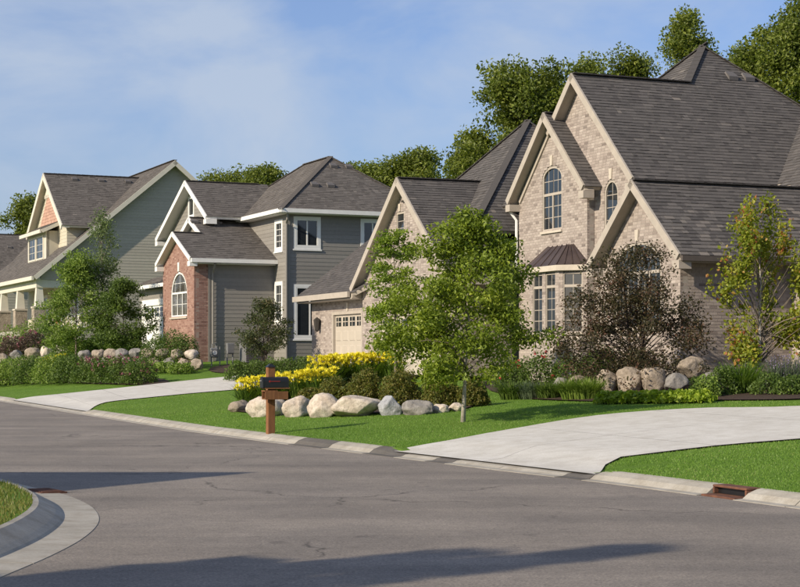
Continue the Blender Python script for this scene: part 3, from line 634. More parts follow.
deck = H.roof(polys, 'shingle_r', 'trim_tan', single=(0,))
H.caps([((-.3, 1.7, 6.07), (5.3, 1.7, 6.07)), ((.8, 8.7, 8.82), (2, 8.7, 8.82)), ((1.05, 7.42, 9.8), (4.97, 7.42, 9.8)), ((4.97, 7.42, 9.8), (6.5, 8.95, 11.27)), ((6.5, 8.95, 11.27), (11.5, 3.95, 6.46)),
        ((4, 16.1, 9.76), (.0, 12.1, 5.56)), ((4, 16.1, 9.76), (.0, 20.1, 5.56)), ((4, 16.1, 9.76), (8, 12.1, 5.56)), ((-1.2, 15.4, 7.48), (3, 15.4, 7.48)), ((1.45, 14, 6.41), (6.5, 8.95, 11.27))], 'shingle_r', deck)
def rake(H, u, va, za, ends, mat, h=.3, w=.06, depth=.4, ret=.3, box=True):
    """barge boards down both sides of a gable, with boxed eave returns"""
    for v, z in ends:
        H.mb(MB().beam((u-.03, va, za+.02), (u-.03, v, z+.02), w, h), 'barge_board', mat)
        H.mb(MB().beam((u+depth*.5, va, za-.12), (u+depth*.5, v, z-.12), depth, .02), 'soffit', mat)
        if box:
            sgn = 1 if v < va else -1
            H.mb(MB().box(u-.055, u+depth, min(v, v+sgn*ret), max(v, v+sgn*ret), z-.34, z-.13), 'eave_return', mat)
rake(H, -.3, 1.7, 6.07, ((-.61, 4.04), (4.02, 4.04)), 'trim_tan', .2, depth=.3)
rake(H, .8, 8.7, 8.82, ((6.19, 6.41), (11.22, 6.41)), 'trim_tan', .2, depth=.3)
rake(H, 1.05, 7.42, 9.8, ((3.9, 6.41), (9.0, 8.28)), 'trim_tan', .2, depth=.3, box=False)
H.mb(MB().box(.995, 1.4, 3.88, 4.3, 6.0, 6.3), 'eave_return', 'trim_tan')
rake(H, -1.2, 15.4, 7.48, ((11.0, 3.96), (19.8, 3.96)), 'trim_tan', .22, depth=.32)
H.fascia([((-.3, -.64, 4.02), (3.0, -.64, 4.02)), ((1.05, 3.87, 6.39), (5.6, 3.87, 6.39)), ((3.0, -8, 4.02), (3.0, -.61, 4.02))], 'gutter_dark', .1, .13, 'gutter')
H.fascia([((-1.36, 19.6, 3.86), (-1.36, 25.75, 3.86)), ((-1.3, 25.75, 3.8), (3, 25.75, 7.07))], 'trim_tan', .1, .2)
H.fascia([((-1.2, 10.97, 3.94), (1.1, 10.97, 3.94))], 'trim_tan', .1, .16, 'gutter')
H.mb(MB().box(-.25, 3.0, -.58, -.1, 3.86, 3.9), 'soffit', 'trim_tan'); H.mb(MB().box(-1.28, -.75, 19.5, 25.6, 3.6, 3.64), 'soffit', 'trim_tan')
H.spout([(.82, 11.2, 6.2), (.9, 11.15, 6.05), (1.05, 11.05, 5.8), (1.05, 11.05, 3.9)], 'trim_white')
for u in (6.75, 7.35): H.vent_box((u, 7.75, 6.41+.963*3.85), (0, 1, .963), deck)
# garage wing
FG = H.plane((-.9, 0), PU, NU)
H.brick_wall(FG, [(11.4, .95), (19.4, .95), (19.4, 4.0), (15.4, 7.2), (11.4, 4.0)], [(12.6, 17.9, .95, 2.9), (15.54, 16.25, 5.55, 6.4)], 'brick_tan', 'mortar_tan')
H.garage_door(FG, 12.6, 17.9, .96, 2.9, 'door_tan', cols=8)
H.window(FG, 15.54, 16.25, 5.55, 6.4, 'trim_tan', 0, 1, 3); H.keystone(FG, 15.9, 6.42, h=.25)
FB = H.plane((-.72, 0), PU, NU)
H.brick_wall(FB, [(19.4, .95), (25.4, .95), (25.4, 3.7), (19.4, 3.7)], [(19.8, 23.0, .95, 3.2)], 'brick_tan', 'mortar_tan')
H.garage_door(FB, 19.95, 22.85, .96, 3.1, 'door_tan')
H.mb(MB().box(-.76, -.66, 19.8, 19.94, .96, 3.2).box(-.76, -.66, 22.86, 23.0, .96, 3.2).box(-.762, -.66, 19.8, 23.0, 3.1, 3.2), 'door_surround', 'trim_tan')
H.keystone(FB, 21.4, 3.22, h=.3)
H.brick_wall(H.plane((-.9, 11.4), (1, 0), (0, -1)), [(0.01, .95), (2.0, .95), (2.0, 3.9), (.01, 3.9)], [], 'brick_tan', 'mortar_tan')
H.brick_wall(H.plane((-.72, 25.4), (1, 0), (0, 1)), [(0.01, .95), (7.5, .95), (7.5, 3.7), (3.7, 6.6), (.01, 3.7)], [], 'brick_tan', 'mortar_tan')
# gable ornament and wall lantern
H.mb(MB().tube([H.pt(FG, 15.4, 6.65, .05), H.pt(FG, 15.4, 6.9, .05)], [.035, .035], 6).tube([H.pt(FG, 15.2, 6.72, .05), H.pt(FG, 15.6, 6.72, .05)], [.035, .035], 6).tube([H.pt(FG, 15.28, 6.85, .05), H.pt(FG, 15.52, 6.85, .05)], [.03, .03], 6), 'gable_ornament', 'lantern')
p = H.pt(FB, 24.4, 2.75, .14)
lam = H.mb(MB().tube([(p[0], p[1], p[2]-.26), (p[0], p[1], p[2]-.2), (p[0], p[1], p[2]+.12), (p[0], p[1], p[2]+.2), (p[0], p[1], p[2]+.3)], [.03, .09, .13, .14, .02], 6), 'wall_lantern', 'lantern')
H.mb(MB().box(p[0], p[0]+.14, p[1]-.03, p[1]+.03, p[2]+.05, p[2]+.1), 'bracket', 'lantern', lam)
# closing walls of the body
H.mb(MB().box(3.6, 11, 4.4, 10.9, .7, 6.35), 'core_wall', 'mortar_tan'); H.mb(MB().box(1.6, 3.6, 7.0, 10.8, .7, 6.35), 'core_wall', 'mortar_tan')
H.mb(MB().box(7.2, 11, 10.95, 13.6, .7, 6.3), 'core_wall', 'mortar_tan'); H.mb(MB().box(3.55, 16.5, -7, 4.1, .7, 3.95), 'core_wall', 'mortar_tan'); H.mb(MB().box(-.45, 7.1, 11.7, 25.1, .9, 3.7), 'core_wall', 'mortar_tan')
HR = H
# ------------------------------------------------------------------ grey sided house in the middle
H = House('grey_house', 194, 69.0, 24.3, 1.15, 'grey lap-sided house with white trim and red brick arched-window bay')
g = 1.0
FBk = H.plane((0, 0), PU, NU)
H.brick_wall(FBk, [(0, g), (4.74, g), (4.74, 5.65), (2.25, 6.8), (0, 5.75)], [(1.02, 3.46, 3.26, 5.24, 1.0)], 'brick_red', 'mortar_red')
H.window(FBk, 1.02, 3.46, 3.26, 5.24, 'trim_white', 1.0, 2, 5, sashes=3, transom=4.32, fw=.09, glass='glass_curtain')
H.keystone(FBk, 2.24, 5.26, 'trim_white', .4, .2)
H.brick_wall(H.plane((0, 0), (1, 0), (0, -1)), [(.01, g), (.62, g), (.62, 5.6), (.01, 5.6)], [], 'brick_red', 'mortar_red')
H.siding(H.plane((.72, 0), (1, 0), (0, -1)), [(0, g), (2.9, g), (2.9, 5.6), (0, 5.6)], [], 'siding_grey', .17)
H.mb(MB().box(.62, .72, -.03, .1, g, 5.6), 'corner_board', 'siding_grey')
FS = H.plane((3.62, 0), PU, NU)
H.siding(FS, [(-1.64, g), (6, g), (6, 7.7), (-1.64, 7.7)], [(-1.1, -.15, 6.1, 7.42), (-1.1, -.15, 3.0, 4.75)], 'siding_grey', .17)
for z0, z1 in ((6.1, 7.42), (3.0, 4.75)): H.window(FS, -1.0, -.25, z0+.1, z1-.1, 'trim_white', 0, 2, 4, depth=.0, trim_w=.12, fw=.05)
NW = H.plane((3.62, -1.64), (1, 0), (0, -1))
wins = [(.3, 1.5, 6.15, 7.5), (.3, 1.75, 2.3, 4.6), (3.4, 4.5, 6.15, 7.5)]
H.siding(NW, [(0.12, g), (6.6, g), (6.6, 7.7), (.12, 7.7)], [(a-.02, b_+.02, c-.02, d+.02) for a, b_, c, d in wins], 'siding_grey', .17)
for a, b_, c, d in wins: H.window(NW, a+.1, b_-.1, c+.1, d-.1, 'trim_white', 0, 1, 1, depth=.0, trim_w=.12, sashes=2, fw=.05)
H.mb(MB().box(3.59, 3.74, -1.67, -1.55, g, 7.7), 'corner_board', 'siding_grey')
E_ = 7.8; mslope = .74
ap, ar = (6.9, 1.6, E_+mslope*3.72), (6.9, 4.8, E_+mslope*3.72)
wm = .47; wz = lambda v: 5.71+wm*(v+.45)
polys = [[(3.18, -2.12, E_), (10.62, -2.12, E_), ap], [(3.18, -2.12, E_), (3.18, 8.52, E_), ar, ap], [(3.18, 8.52, E_), (10.62, 8.52, E_), ar], [(10.62, -2.12, E_), (10.62, 8.52, E_), ar, ap],
         [(-.27, -.45, wz(-.45)), (3.6, -.45, wz(-.45)), (3.6, 4.0, wz(4)), (1.0, 4.0, wz(4)), (1.0, 2.25, wz(2.25)), (-.27, 2.25, wz(2.25))],
         [(-.27, 4.95, wz(-.45)), (1.0, 4.95, wz(-.45)), (1.0, 2.25, wz(2.25)), (-.27, 2.25, wz(2.25))],
         [(1.0, 6.2, wz(4)-1.03), (3.6, 6.2, wz(4)-1.03), (3.6, 4.0, wz(4)), (1.0, 4.0, wz(4))],
         [(1.5, 2.9, 7.8), (5.5, 2.9, 7.8), (5.5, 6.25, 9.69), (1.5, 6.25, 9.69)], [(1.5, 11.2, 7.3), (5.5, 11.2, 7.3), (5.5, 6.25, 9.69), (1.5, 6.25, 9.69)],
         [(.66, 5.0, 4.97), (.66, 13, 4.97), (1.97, 13, 5.5), (1.97, 5.0, 5.5)]]
deck = H.roof(polys, 'shingle_m', 'trim_white')
H.caps([(ap, ar), (ap, (3.18, -2.12, E_)), (ap, (10.62, -2.12, E_)), (ar, (3.18, 8.52, E_)), ((-.27, 2.25, wz(2.25)), (1.0, 2.25, wz(2.25))), ((1, 4, wz(4)), (3.4, 4, wz(4))), ((1.5, 6.25, 9.69), (5.0, 6.25, 9.69))], 'shingle_m', deck)
rake(H, -.27, 2.25, wz(2.25), ((-.45, 5.71), (4.95, 5.71)), 'trim_white', .18, depth=.28, ret=.36)
rake(H, 1.0, 4.0, wz(4), ((2.3, wz(2.3)), (6.2, wz(4)-1.03)), 'trim_white', .22, depth=.28, box=False)
rake(H, 1.5, 6.25, 9.69, ((2.9, 7.8), (11.2, 7.3)), 'trim_white', .22, depth=.45, ret=.4)
H.fascia([((3.14, -2.15, E_), (3.14, 4.5, E_)), ((3.14, -2.16, E_), (10.6, -2.16, E_)), ((-.27, -.49, 5.7), (3.6, -.49, 5.7)), ((.62, 5.0, 4.97), (.62, 13, 4.97))], 'trim_white', .11, .17, 'gutter')
H.mb(MB().box(3.2, 10.6, -2.1, -1.6, 7.6, 7.63).box(3.2, 3.65, -1.6, 8.4, 7.6, 7.63), 'soffit', 'trim_white'); H.mb(MB().box(-.2, 3.55, -.42, 0, 5.48, 5.51), 'soffit', 'trim_white')
H.spout([(3.5, -2.05, 7.6), (3.5, -1.95, 7.35), (3.55, -1.72, 7.2), (3.55, -1.72, 1.2)], 'siding_grey'); H.spout([(.8, -.45, 5.5), (.8, -.3, 5.3), (.8, -.1, 5.1), (.8, -.1, 1.1)], 'siding_grey')
for u in (1.05, 2.15): H.vent_box((u, 3.4, wz(3.4)), (0, 1, wm), deck)
for v_, n in ((-.5, 2), (.9, 2)):
    z = E_+mslope*(v_+2.12)
    for k in range(n): H.vent_box(((5.3 if v_ < 0 else 6.75)+k*.75, v_, z), (0, 1, mslope), deck)
FGm = H.plane((1.97, 0), PU, NU)                       # upper gable above the garage
H.siding(FGm, [(3.2, 7.0), (10.8, 7.0), (10.8, 7.25), (6.25, 9.45), (3.2, 7.7)], [(6.4, 7.2, 8.1, 9.0)], 'siding_grey', .17)
H.window(FGm, 6.4, 7.2, 8.1, 9.0, 'trim_white', 0, 1, 1, depth=0, trim_w=.06)
H.siding(FGm, [(4.8, 5.4), (10.8, 5.4), (10.8, 7.0), (4.8, 7.0)], [], 'siding_grey', .17)
FGr = H.plane((1.1, 0), PU, NU)
H.siding(FGr, [(4.8, g), (12.8, g), (12.8, 4.8), (4.8, 4.8)], [(8.1, 12.2, g, 4.1)], 'siding_grey', .17)
H.garage_door(FGr, 8.3, 12.0, 1.4, 4.0, 'door_white', depth=-.02, cols=4)
H.mb(MB().box(1.04, 1.12, 8.1, 8.29, 1.2, 4.2).box(1.04, 1.12, 12.01, 12.2, 1.2, 4.2).box(1.042, 1.12, 8.1, 12.2, 4.0, 4.3), 'door_surround', 'trim_white')
H.mb(MB().box(1.0, 1.16, 4.75, 4.95, 1.0, 4.85), 'corner_board', 'trim_white')
H.siding(H.plane((1.25, 0), PU, NU), [(2.4, 6.4), (5.6, 6.4), (5.6, 6.9), (4, 7.6), (2.4, 6.95)], [], 'siding_grey', .17)
H.mb(MB().box(.2, 3.5, .25, 4.6, 1, 5.5), 'core_wall', 'backing'); H.mb(MB().box(3.85, 10.1, -1.4, 8, 1, 7.55), 'core_wall', 'backing'); H.mb(MB().box(2.2, 5, 3.3, 10.7, 1, 7.2), 'core_wall', 'backing'); H.mb(MB().box(1.35, 2.1, 4.9, 12.7, 1, 4.9), 'core_wall', 'backing')
HM = H
# ------------------------------------------------------------------ far house with porch and dormer
H = House('porch_house', 40, 90.0, 24.5, 2.3, 'taupe gabled house with columned porch and cream dormer')
g = 2.0; ez, em = 5.96, .84; rz_ = lambda u: ez+em*(u+.45)
NG = H.plane((0, 0), (1, 0), (0, -1))
H.siding(NG, [(2.6, g), (15.2, g), (15.2, rz_(.06)), (7.63, rz_(7.63)-.15), (0.05, rz_(.05)-.2), (0.05, 5.75), (2.6, 5.75)], [], 'siding_taupe', .165)
polys = [[(-.45, -.43, ez), (-.45, 16, ez), (7.63, 16, rz_(7.63)), (7.63, -.43, rz_(7.63))], [(15.7, -.43, ez), (15.7, 16, ez), (7.63, 16, rz_(7.63)), (7.63, -.43, rz_(7.63))],
         [(1.3, .2, 8.88), (3.03, .2, 8.88), (7.05, 5.1, 12.26), (1.3, 5.1, 12.26)], [(1.3, 10, 8.88), (3.03, 10, 8.88), (7.05, 5.1, 12.26), (1.3, 5.1, 12.26)],
         [(.6, 2.5, 8.78), (.6, 8.3, 8.78), (1.75, 8.0, 9.35), (1.75, 2.8, 9.35)]]
deck = H.roof(polys, 'shingle_m', 'trim_cream')
H.caps([((7.63, -.43, rz_(7.63)), (7.63, 16, rz_(7.63))), ((1.3, 5.1, 12.26), (6.9, 5.1, 12.26))], 'shingle_m', deck)
for u in (3.0, 4.6, 6.2): H.vent_box((u, 4.6, 12.26-.345), (0, 1, .69), deck)
for p, q in (((-.45, -.46, ez), (7.63, -.46, rz_(7.63))), ((15.7, -.46, ez), (7.63, -.46, rz_(7.63)))):
    H.mb(MB().beam(p, q, .07, .24), 'barge_board', 'trim_cream'); H.mb(MB().beam((p[0], -.22, p[2]-.13), (q[0], -.22, q[2]-.13), .42, .02), 'soffit', 'trim_cream')
H.fascia([((-.5, -.43, ez), (-.5, 16, ez))], 'trim_cream', .12, .22, 'gutter')
H.mb(MB().box(-.2, 2.6, .02, .3, 5.35, 5.85).box(-.2, .1, .3, 15.8, 5.35, 5.85), 'porch_beam', 'trim_cream')
H.mb(MB().box(.1, 2.6, .3, 15.8, 5.7, 5.75), 'porch_ceiling', 'trim_cream')
FD = H.plane((1.7, 0), PU, NU); top = lambda v: 12.26-.69*abs(v-5.1)
H.siding(FD, [(.85, 7.6), (9.3, 7.6), (9.3, top(9.3)-.15), (5.1, 12.0), (.85, top(.85)-.15)], [], 'cream_siding', .2, 'trim_cream')
pk = H.plane((1.66, 0), PU, NU)
shk = H.mb(MB().prism([H.pt(pk, a, z, 0) for a, z in ((2.6, 9.3), (7.6, 9.3), (5.1, 11.3))], [H.pt(pk, a, z, .03) for a, z in ((2.6, 9.3), (7.6, 9.3), (5.1, 11.3))]), 'gable_panel', 'pink_shake')
z = 9.3; r = 0; V = []
while z < 11.1:
    for p, q in intervals([(2.6, 9.3), (7.6, 9.3), (5.1, 11.3)], [], z+.1):
        a = p-(.12 if r % 2 else 0)
        while a < q:
            b0, b1 = max(a, p), min(a+.24, q); a += .25
            if b1-b0 > .05: V += [H.pt(pk, b0, z, .03), H.pt(pk, b1, z, .03), H.pt(pk, b1, z+.2, .03), H.pt(pk, b0, z+.2, .03), H.pt(pk, b0, z, .055), H.pt(pk, b1, z, .055), H.pt(pk, b1, z+.2, .035), H.pt(pk, b0, z+.2, .035)]
    z += .18; r += 1
V = np.array(V)-np.array(H.off); n = len(V)//8; Q = ((np.arange(n)*8)[:, None, None]+np.array([[4, 5, 6, 7], [0, 1, 5, 4], [0, 4, 7, 3], [1, 2, 6, 5]])[None]).reshape(-1, 4)
o = link('scallop_shakes', np_mesh('scallop_shakes', V, Q, np.repeat(RNG.random(n), 4)), 'pink_shake', shk); o['kind'] = 'stuff'
rake(H, 1.3, 5.1, 12.26, ((.2, 8.88), (10, 8.88)), 'trim_cream', .32, depth=.4, ret=.5, box=False)
mb = MB()
P = [(4.1, 11.05), (6.1, 11.05), (5.1, 12.0)]; mb.prism([H.pt(pk, a, z, .0) for a, z in P], [H.pt(pk, a, z, .07) for a, z in P]); H.mb(mb, 'gable_peak_board', 'trim_cream')
for k in range(6): a = 4.2+k*.34; H.mb(MB().prism([H.pt(pk, x, y, .0) for x, y in ((a, 10.85), (a+.2, 10.85), (a+.2, 11.05), (a, 11.05))], [H.pt(pk, x, y, .1) for x, y in ((a, 10.85), (a+.2, 10.85), (a+.2, 11.05), (a, 11.05))]), 'dentil', 'trim_cream')
H.siding(H.plane((1.7, .85), (1, 0), (0, -1)), [(0, 7.7), (.3, 7.9), (1.5, 8.85), (0, 8.85)], [], 'cream_siding', .165, 'trim_cream')
bx = H.plane((.95, 0), PU, NU)
H.backing(bx, [(2.9, 6.8), (7.9, 6.8), (7.9, 8.75), (2.9, 8.75)], 'trim_cream', (-.2, 0))
H.mb(MB().box(1.0, 1.72, 2.9, 3.1, 6.9, 8.75), 'box_side', 'cream_siding'); H.mb(MB().box(1.0, 1.72, 7.7, 7.9, 6.9, 8.75), 'box_side', 'cream_siding')
for a, b_ in ((3.4, 5.3), (5.5, 7.4)): H.window(bx, a, b_, 7.15, 8.5, 'trim_cream', 0, 2, 3, depth=.04, fw=.08, trim_w=.1)
H.fascia([((.56, 2.5, 8.78), (.56, 8.3, 8.78)), ((.6, 2.46, 8.78), (1.72, 2.46, 9.3))], 'trim_cream', .1, .2)
FW = H.plane((2.6, 0), PU, NU)
H.siding(FW, [(0, g), (16, g), (16, 5.7), (0, 5.7)], [(1.8, 3.6, 3.6, 5.2), (6.4, 7.6, 3.1, 5.3), (10, 12, 3.6, 5.2)], 'cream_siding', .165, 'trim_cream')
H.window(FW, 1.8, 3.6, 3.6, 5.2, 'trim_white', 0, 1, 2, depth=.0, trim_w=.1, sashes=2); H.window(FW, 10, 12, 3.6, 5.2, 'trim_white', 0, 1, 2, depth=.0, trim_w=.1, sashes=2)
H.mb(MB().box(2.55, 2.64, 6.4, 7.6, 3.1, 5.3), 'front_door', 'cedar')
H.mb(MB().box(-.25, 2.6, 0, 16, 2.0, 3.0), 'porch_floor', 'curb')
for v in (.25, 5.5, 10.4, 15.5):
    cl = H.mb(MB().prism([(-.24, v-.24, 4.3), (.24, v-.24, 4.3), (.24, v+.24, 4.3), (-.24, v+.24, 4.3)], [(-.17, v-.17, 5.35), (.17, v-.17, 5.35), (.17, v+.17, 5.35), (-.17, v+.17, 5.35)]), 'porch_column', 'trim_cream')
    H.mb(MB().box(-.34, .34, v-.34, v+.34, 3.0, 4.2), 'stone_pier', 'rock_tan', cl); H.mb(MB().box(-.38, .38, v-.38, v+.38, 4.2, 4.3), 'pier_cap', 'stone_trim', cl)
rl = H.mb(MB().box(.4, 2.55, .1, .16, 3.85, 3.92).box(.4, 2.55, .1, .16, 3.15, 3.2), 'porch_railing', 'trim_white')
for k in range(12): H.mb(MB().box(.48+k*.18, .52+k*.18, .11, .15, 3.2, 3.85), 'baluster', 'trim_white', rl)
H.mb(MB().box(2.75, 15, .25, 15.8, 2, 5.9), 'core_wall', 'backing')
HL = H
# ------------------------------------------------------------------ next house beyond it (only its roof and gable show)
H = House('neighbour_house', -40, 122.0, 25, 2.4, 'distant house with brown roof and salmon gable behind the porch house')
polys = [[(-.6, -.5, 6.6), (10, -.5, 6.6), (10, 5.5, 11.2), (-.6, 5.5, 11.2)], [(-.6, 11.5, 6.6), (10, 11.5, 6.6), (10, 5.5, 11.2), (-.6, 5.5, 11.2)],
         [(2, -6, 6.6), (2, 16, 6.6), (8, 16, 12.2), (8, -6, 12.2)], [(14, -6, 6.6), (14, 16, 6.6), (8, 16, 12.2), (8, -6, 12.2)]]
deck = H.roof(polys, 'shingle_m', 'trim_cream', .2)
H.caps([((-.6, 5.5, 11.2), (7, 5.5, 11.2)), ((8, -6, 12.2), (8, 16, 12.2))], 'shingle_m', deck)
NF = H.plane((0, 0), PU, NU)
H.siding(NF, [(0, 2), (11, 2), (11, 6.8), (5.5, 10.9), (0, 6.8)], [], 'pink_shake', .25, 'trim_cream')
rake(H, -.6, 5.5, 11.2, ((-.5, 6.6), (11.5, 6.6)), 'trim_cream', .35, depth=.5, box=False)
H.siding(H.plane((0, 0), (1, 0), (0, -1)), [(0, 2), (9.5, 2), (9.5, 6.5), (0, 6.5)], [], 'siding_taupe', .2)
H.siding(H.plane((0, -5.6), (1, 0), (0, -1)), [(2.4, 2), (13.6, 2), (13.6, 6.8), (8, 12), (2.4, 6.8)], [], 'siding_taupe', .2)
for u in (1.5, 4.5): H.vent_box((u, 4.0, 11.2-.77*1.5), (0, 1, .77), deck)
H.mb(MB().box(2.6, 13.4, -5.4, 15.5, 2, 6.6).box(.3, 9.5, .3, 10.7, 2, 6.6), 'core_wall', 'backing')
# ------------------------------------------------------------------ garage on the corner lot, left of the view: its gable shades the street
H = House('corner_garage', None, (-11.6, 14.75), 0, .138, 'cream detached garage on the corner lot', 'garage')
polys = [[(.2, -4.0, 2.6), (-8.2, -4.0, 2.6), (-8.2, 0, 6.1), (.2, 0, 6.1)], [(.2, 4.0, 2.6), (-8.2, 4.0, 2.6), (-8.2, 0, 6.1), (.2, 0, 6.1)]]
deck = H.roof(polys, 'shingle_m', 'trim_cream', .2)
for nrm, o_, d_ in (((1, 0), (0, 0), (0, 1)),): H.siding(H.plane(o_, d_, nrm), [(-3.6, .14), (3.6, .14), (3.6, 2.8), (0, 5.9), (-3.6, 2.8)], [(-2.4, 2.4, .14, 2.5)], 'cream_siding', .2, 'trim_cream')
H.garage_door(H.plane((0, 0), (0, 1), (1, 0)), -2.3, 2.3, .16, 2.4, 'door_white', depth=-.02)
H.mb(MB().box(-8, -.25, -3.6, 3.6, .14, 2.7).prism([(-8, -3.6, 2.7), (-8, 3.6, 2.7), (-8, 0, 5.85)], [(-.3, -3.6, 2.7), (-.3, 3.6, 2.7), (-.3, 0, 5.85)]), 'wall', 'cream_siding')
# ------------------------------------------------------------------ plants
def unit(n, up=0.0):
    v = RNG.normal(size=(n, 3)); v[:, 2] += up; return v/np.linalg.norm(v, axis=1)[:, None]
def leaf_quads(C, size, aspect=.55, up=.6, hang=0.0, jitter=.35):
    """one folded diamond per leaf centre"""
    n = len(C); N = unit(n, up); A = unit(n); A[:, 2] -= hang; A -= N*np.sum(A*N, 1)[:, None]; A /= np.linalg.norm(A, axis=1)[:, None]; B = np.cross(N, A)
    L = (size*(1-jitter+2*jitter*RNG.random(n)))[:, None]; Wd = L*aspect
    V = np.stack([C-A*L*.5, C+B*Wd*.5+N*L*.08, C+A*L*.5-N*L*.06, C-B*Wd*.5+N*L*.08], 1).reshape(-1, 3)
    return V, np.arange(4*n).reshape(-1, 4)
def foliage(name, C, size, mat, parent, off, tone=None, **kw):
    V, Q = leaf_quads(np.asarray(C), size, **kw); tone = np.clip(RNG.normal(.5, .24, len(C)), 0, 1) if tone is None else np.clip(tone, 0, 1)
    o = link(name, np_mesh(name, V-np.array(off), Q, tone), mat, parent); return o
def tree(name, label, p, top, bottom, R, prof, mat, bark, cat='tree', group=None, clusters=70, leaves=90, size=.09, sig=.2, trunk_r=.05, stems=1, shell=.5, flat=.6, lean=(0, 0), gap=.0, branches=None, up=.6, hang=.2, aspect=.55, upright=0.0, fseed=0, tpow=.9, lobes=0, lobe_r=.4, fill=.35):
    """p = base point; crown between heights bottom..top with radius R*prof(t)"""
    x, y, z = p; root = tag(empty(name, p), label, cat, group); H_ = top-bottom; Cc = []; guard = 0
    while len(Cc) < clusters and guard < clusters*30:
        guard += 1; t = random.random()**tpow; a = random.random()*2*math.pi; rr = R*prof(t)*(random.random()**shell)
        lump = 1+.25*noise.noise(Vector((math.cos(a)*1.3+fseed, math.sin(a)*1.3, t*3.1+fseed)))
        c = np.array([x+lean[0]*t+rr*lump*math.cos(a), y+lean[1]*t+rr*lump*math.sin(a), bottom+t*H_])
        if gap and noise.noise(Vector(c*(1.7/R))+Vector((fseed*3.1, 0, 0))) < gap-.35: continue
        Cc.append(c)
    if lobes:
        LC = np.array(Cc[:lobes]); LR = R*lobe_r*RNG.uniform(.65, 1.25, lobes); li = RNG.integers(0, lobes, clusters)
        E0 = np.array(Cc); Cc = LC[li]+unit(clusters)*(LR[li]*RNG.random(clusters)**.45)[:, None]*np.array([1, 1, .8]); kf = RNG.random(clusters) < fill; kf = kf[:len(E0)]; Cc[:len(E0)][kf] = E0[kf]
    Cc = np.array(Cc); top_t = (Cc[:, 2]-bottom)/H_
    # trunk and limbs
    mb = MB(); tips = []
    for s in range(stems):
        a = 2*math.pi*s/stems+.6; sp = 0 if stems == 1 else R*.3
        pts = []; n = 7
        for i in range(n):
            f = i/(n-1); zz = z-.05+(bottom+H_*.86-z+.05)*f
            pts.append((x+lean[0]*f*.8+sp*f*math.cos(a)+random.uniform(-.03, .03)*R*f, y+lean[1]*f*.8+sp*f*math.sin(a)+random.uniform(-.03, .03)*R*f, zz))
        rr = [trunk_r*(1.25 if i == 0 else 1)*(1-.86*i/(n-1)) for i in range(n)]; mb.tube(pts, rr, 8); tips.append(pts)
    root_tr = mb.build('trunk', bark, root, p, True)
    bb = MB(); idx = range(len(Cc)) if branches is None else random.sample(range(len(Cc)), min(branches, len(Cc)))
    for k in idx:
        c = Cc[k]; pts = tips[k % stems]; zt = max(z+(bottom-z)*random.uniform(.8, 1.0)+H_*random.uniform(0, .22), c[2]-math.hypot(c[0]-x, c[1]-y)*(.55+upright)-.1*H_*random.random())
        zs = [q[2] for q in pts]; zt = min(zt, zs[-1]); b0 = Vector((np.interp(zt, zs, [q[0] for q in pts]), np.interp(zt, zs, [q[1] for q in pts]), zt)); c_ = Vector(c); mid = (b0+c_)/2+Vector((0, 0, .06*R))
        r0 = max(.006, trunk_r*.32*(1-.6*(zt-z)/(top-z))); bb.tube([b0, mid, c_], [r0, r0*.65, r0*.25], 5, False)
    if bb.v: bb.build('limbs', 'bark' if bark == 'bark_pale' else bark, root, p, True)
    n = clusters*leaves; ci = RNG.integers(0, len(Cc), n); rad = RNG.random(n)**.6
    dv_ = unit(n)*rad[:, None]*sig*1.7; dv_[:, 2] *= flat
    if upright: dv_[:, 2] *= 1+upright*1.5
    P = Cc[ci]+dv_; ctone = RNG.normal(0, .13, len(Cc)); tone = RNG.normal(.48, .2, n)+ctone[ci]
    return root, foliage('crown', P, size, mat, root, p, tone, up=up, hang=hang, aspect=aspect)
def shrub(name, label, p, rx, ry, h, mat, n=1600, size=.06, group=None, cat='shrub', lump=.25, stems=7, flowers=None, nf=60, fs=.06, aspect=.6, up=.4, fpart='blossoms', inner=.55):
    x, y, z = p; root = tag(empty(name, p), label, cat, group); D = unit(n); D[:, 2] = np.abs(D[:, 2]); sd = random.random()*50
    lum = np.array([1+lump*noise.noise(Vector((d[0]*2.1+sd, d[1]*2.1, d[2]*2.1)))+.5*lump*noise.noise(Vector((d[0]*5+sd, d[1]*5, d[2]*5))) for d in D])
    r = (inner+(1-inner)*RNG.random(n)**.6)*lum; C = np.stack([x+D[:, 0]*r*rx, y+D[:, 1]*r*ry, z+.04+D[:, 2]*r*h], 1)
    mb = MB()
    for k in range(stems):
        d = D[k*5]; mb.tube([(x+d[0]*.05, y+d[1]*.05, z-.03), (x+d[0]*rx*.35, y+d[1]*ry*.35, z+h*.35), (x+d[0]*rx*.75, y+d[1]*ry*.75, z+d[2]*h*.75+.05)], [.014, .01, .005], 5, False)
    mb.build('stems', 'bark_dark', root, p, True); foliage('foliage', C, size, mat, root, p, aspect=aspect, up=up)
    if flowers:
        D = unit(nf); D[:, 2] = np.abs(D[:, 2])*1.2+.25; D /= np.linalg.norm(D, axis=1)[:, None]; C = np.stack([x+D[:, 0]*rx, y+D[:, 1]*ry, z+.06+D[:, 2]*h*1.02], 1)
        C = np.repeat(C, 6, 0)+RNG.normal(size=(nf*6, 3))*fs*.45; foliage(fpart, C, fs, flowers, root, p, aspect=.8)
    return root
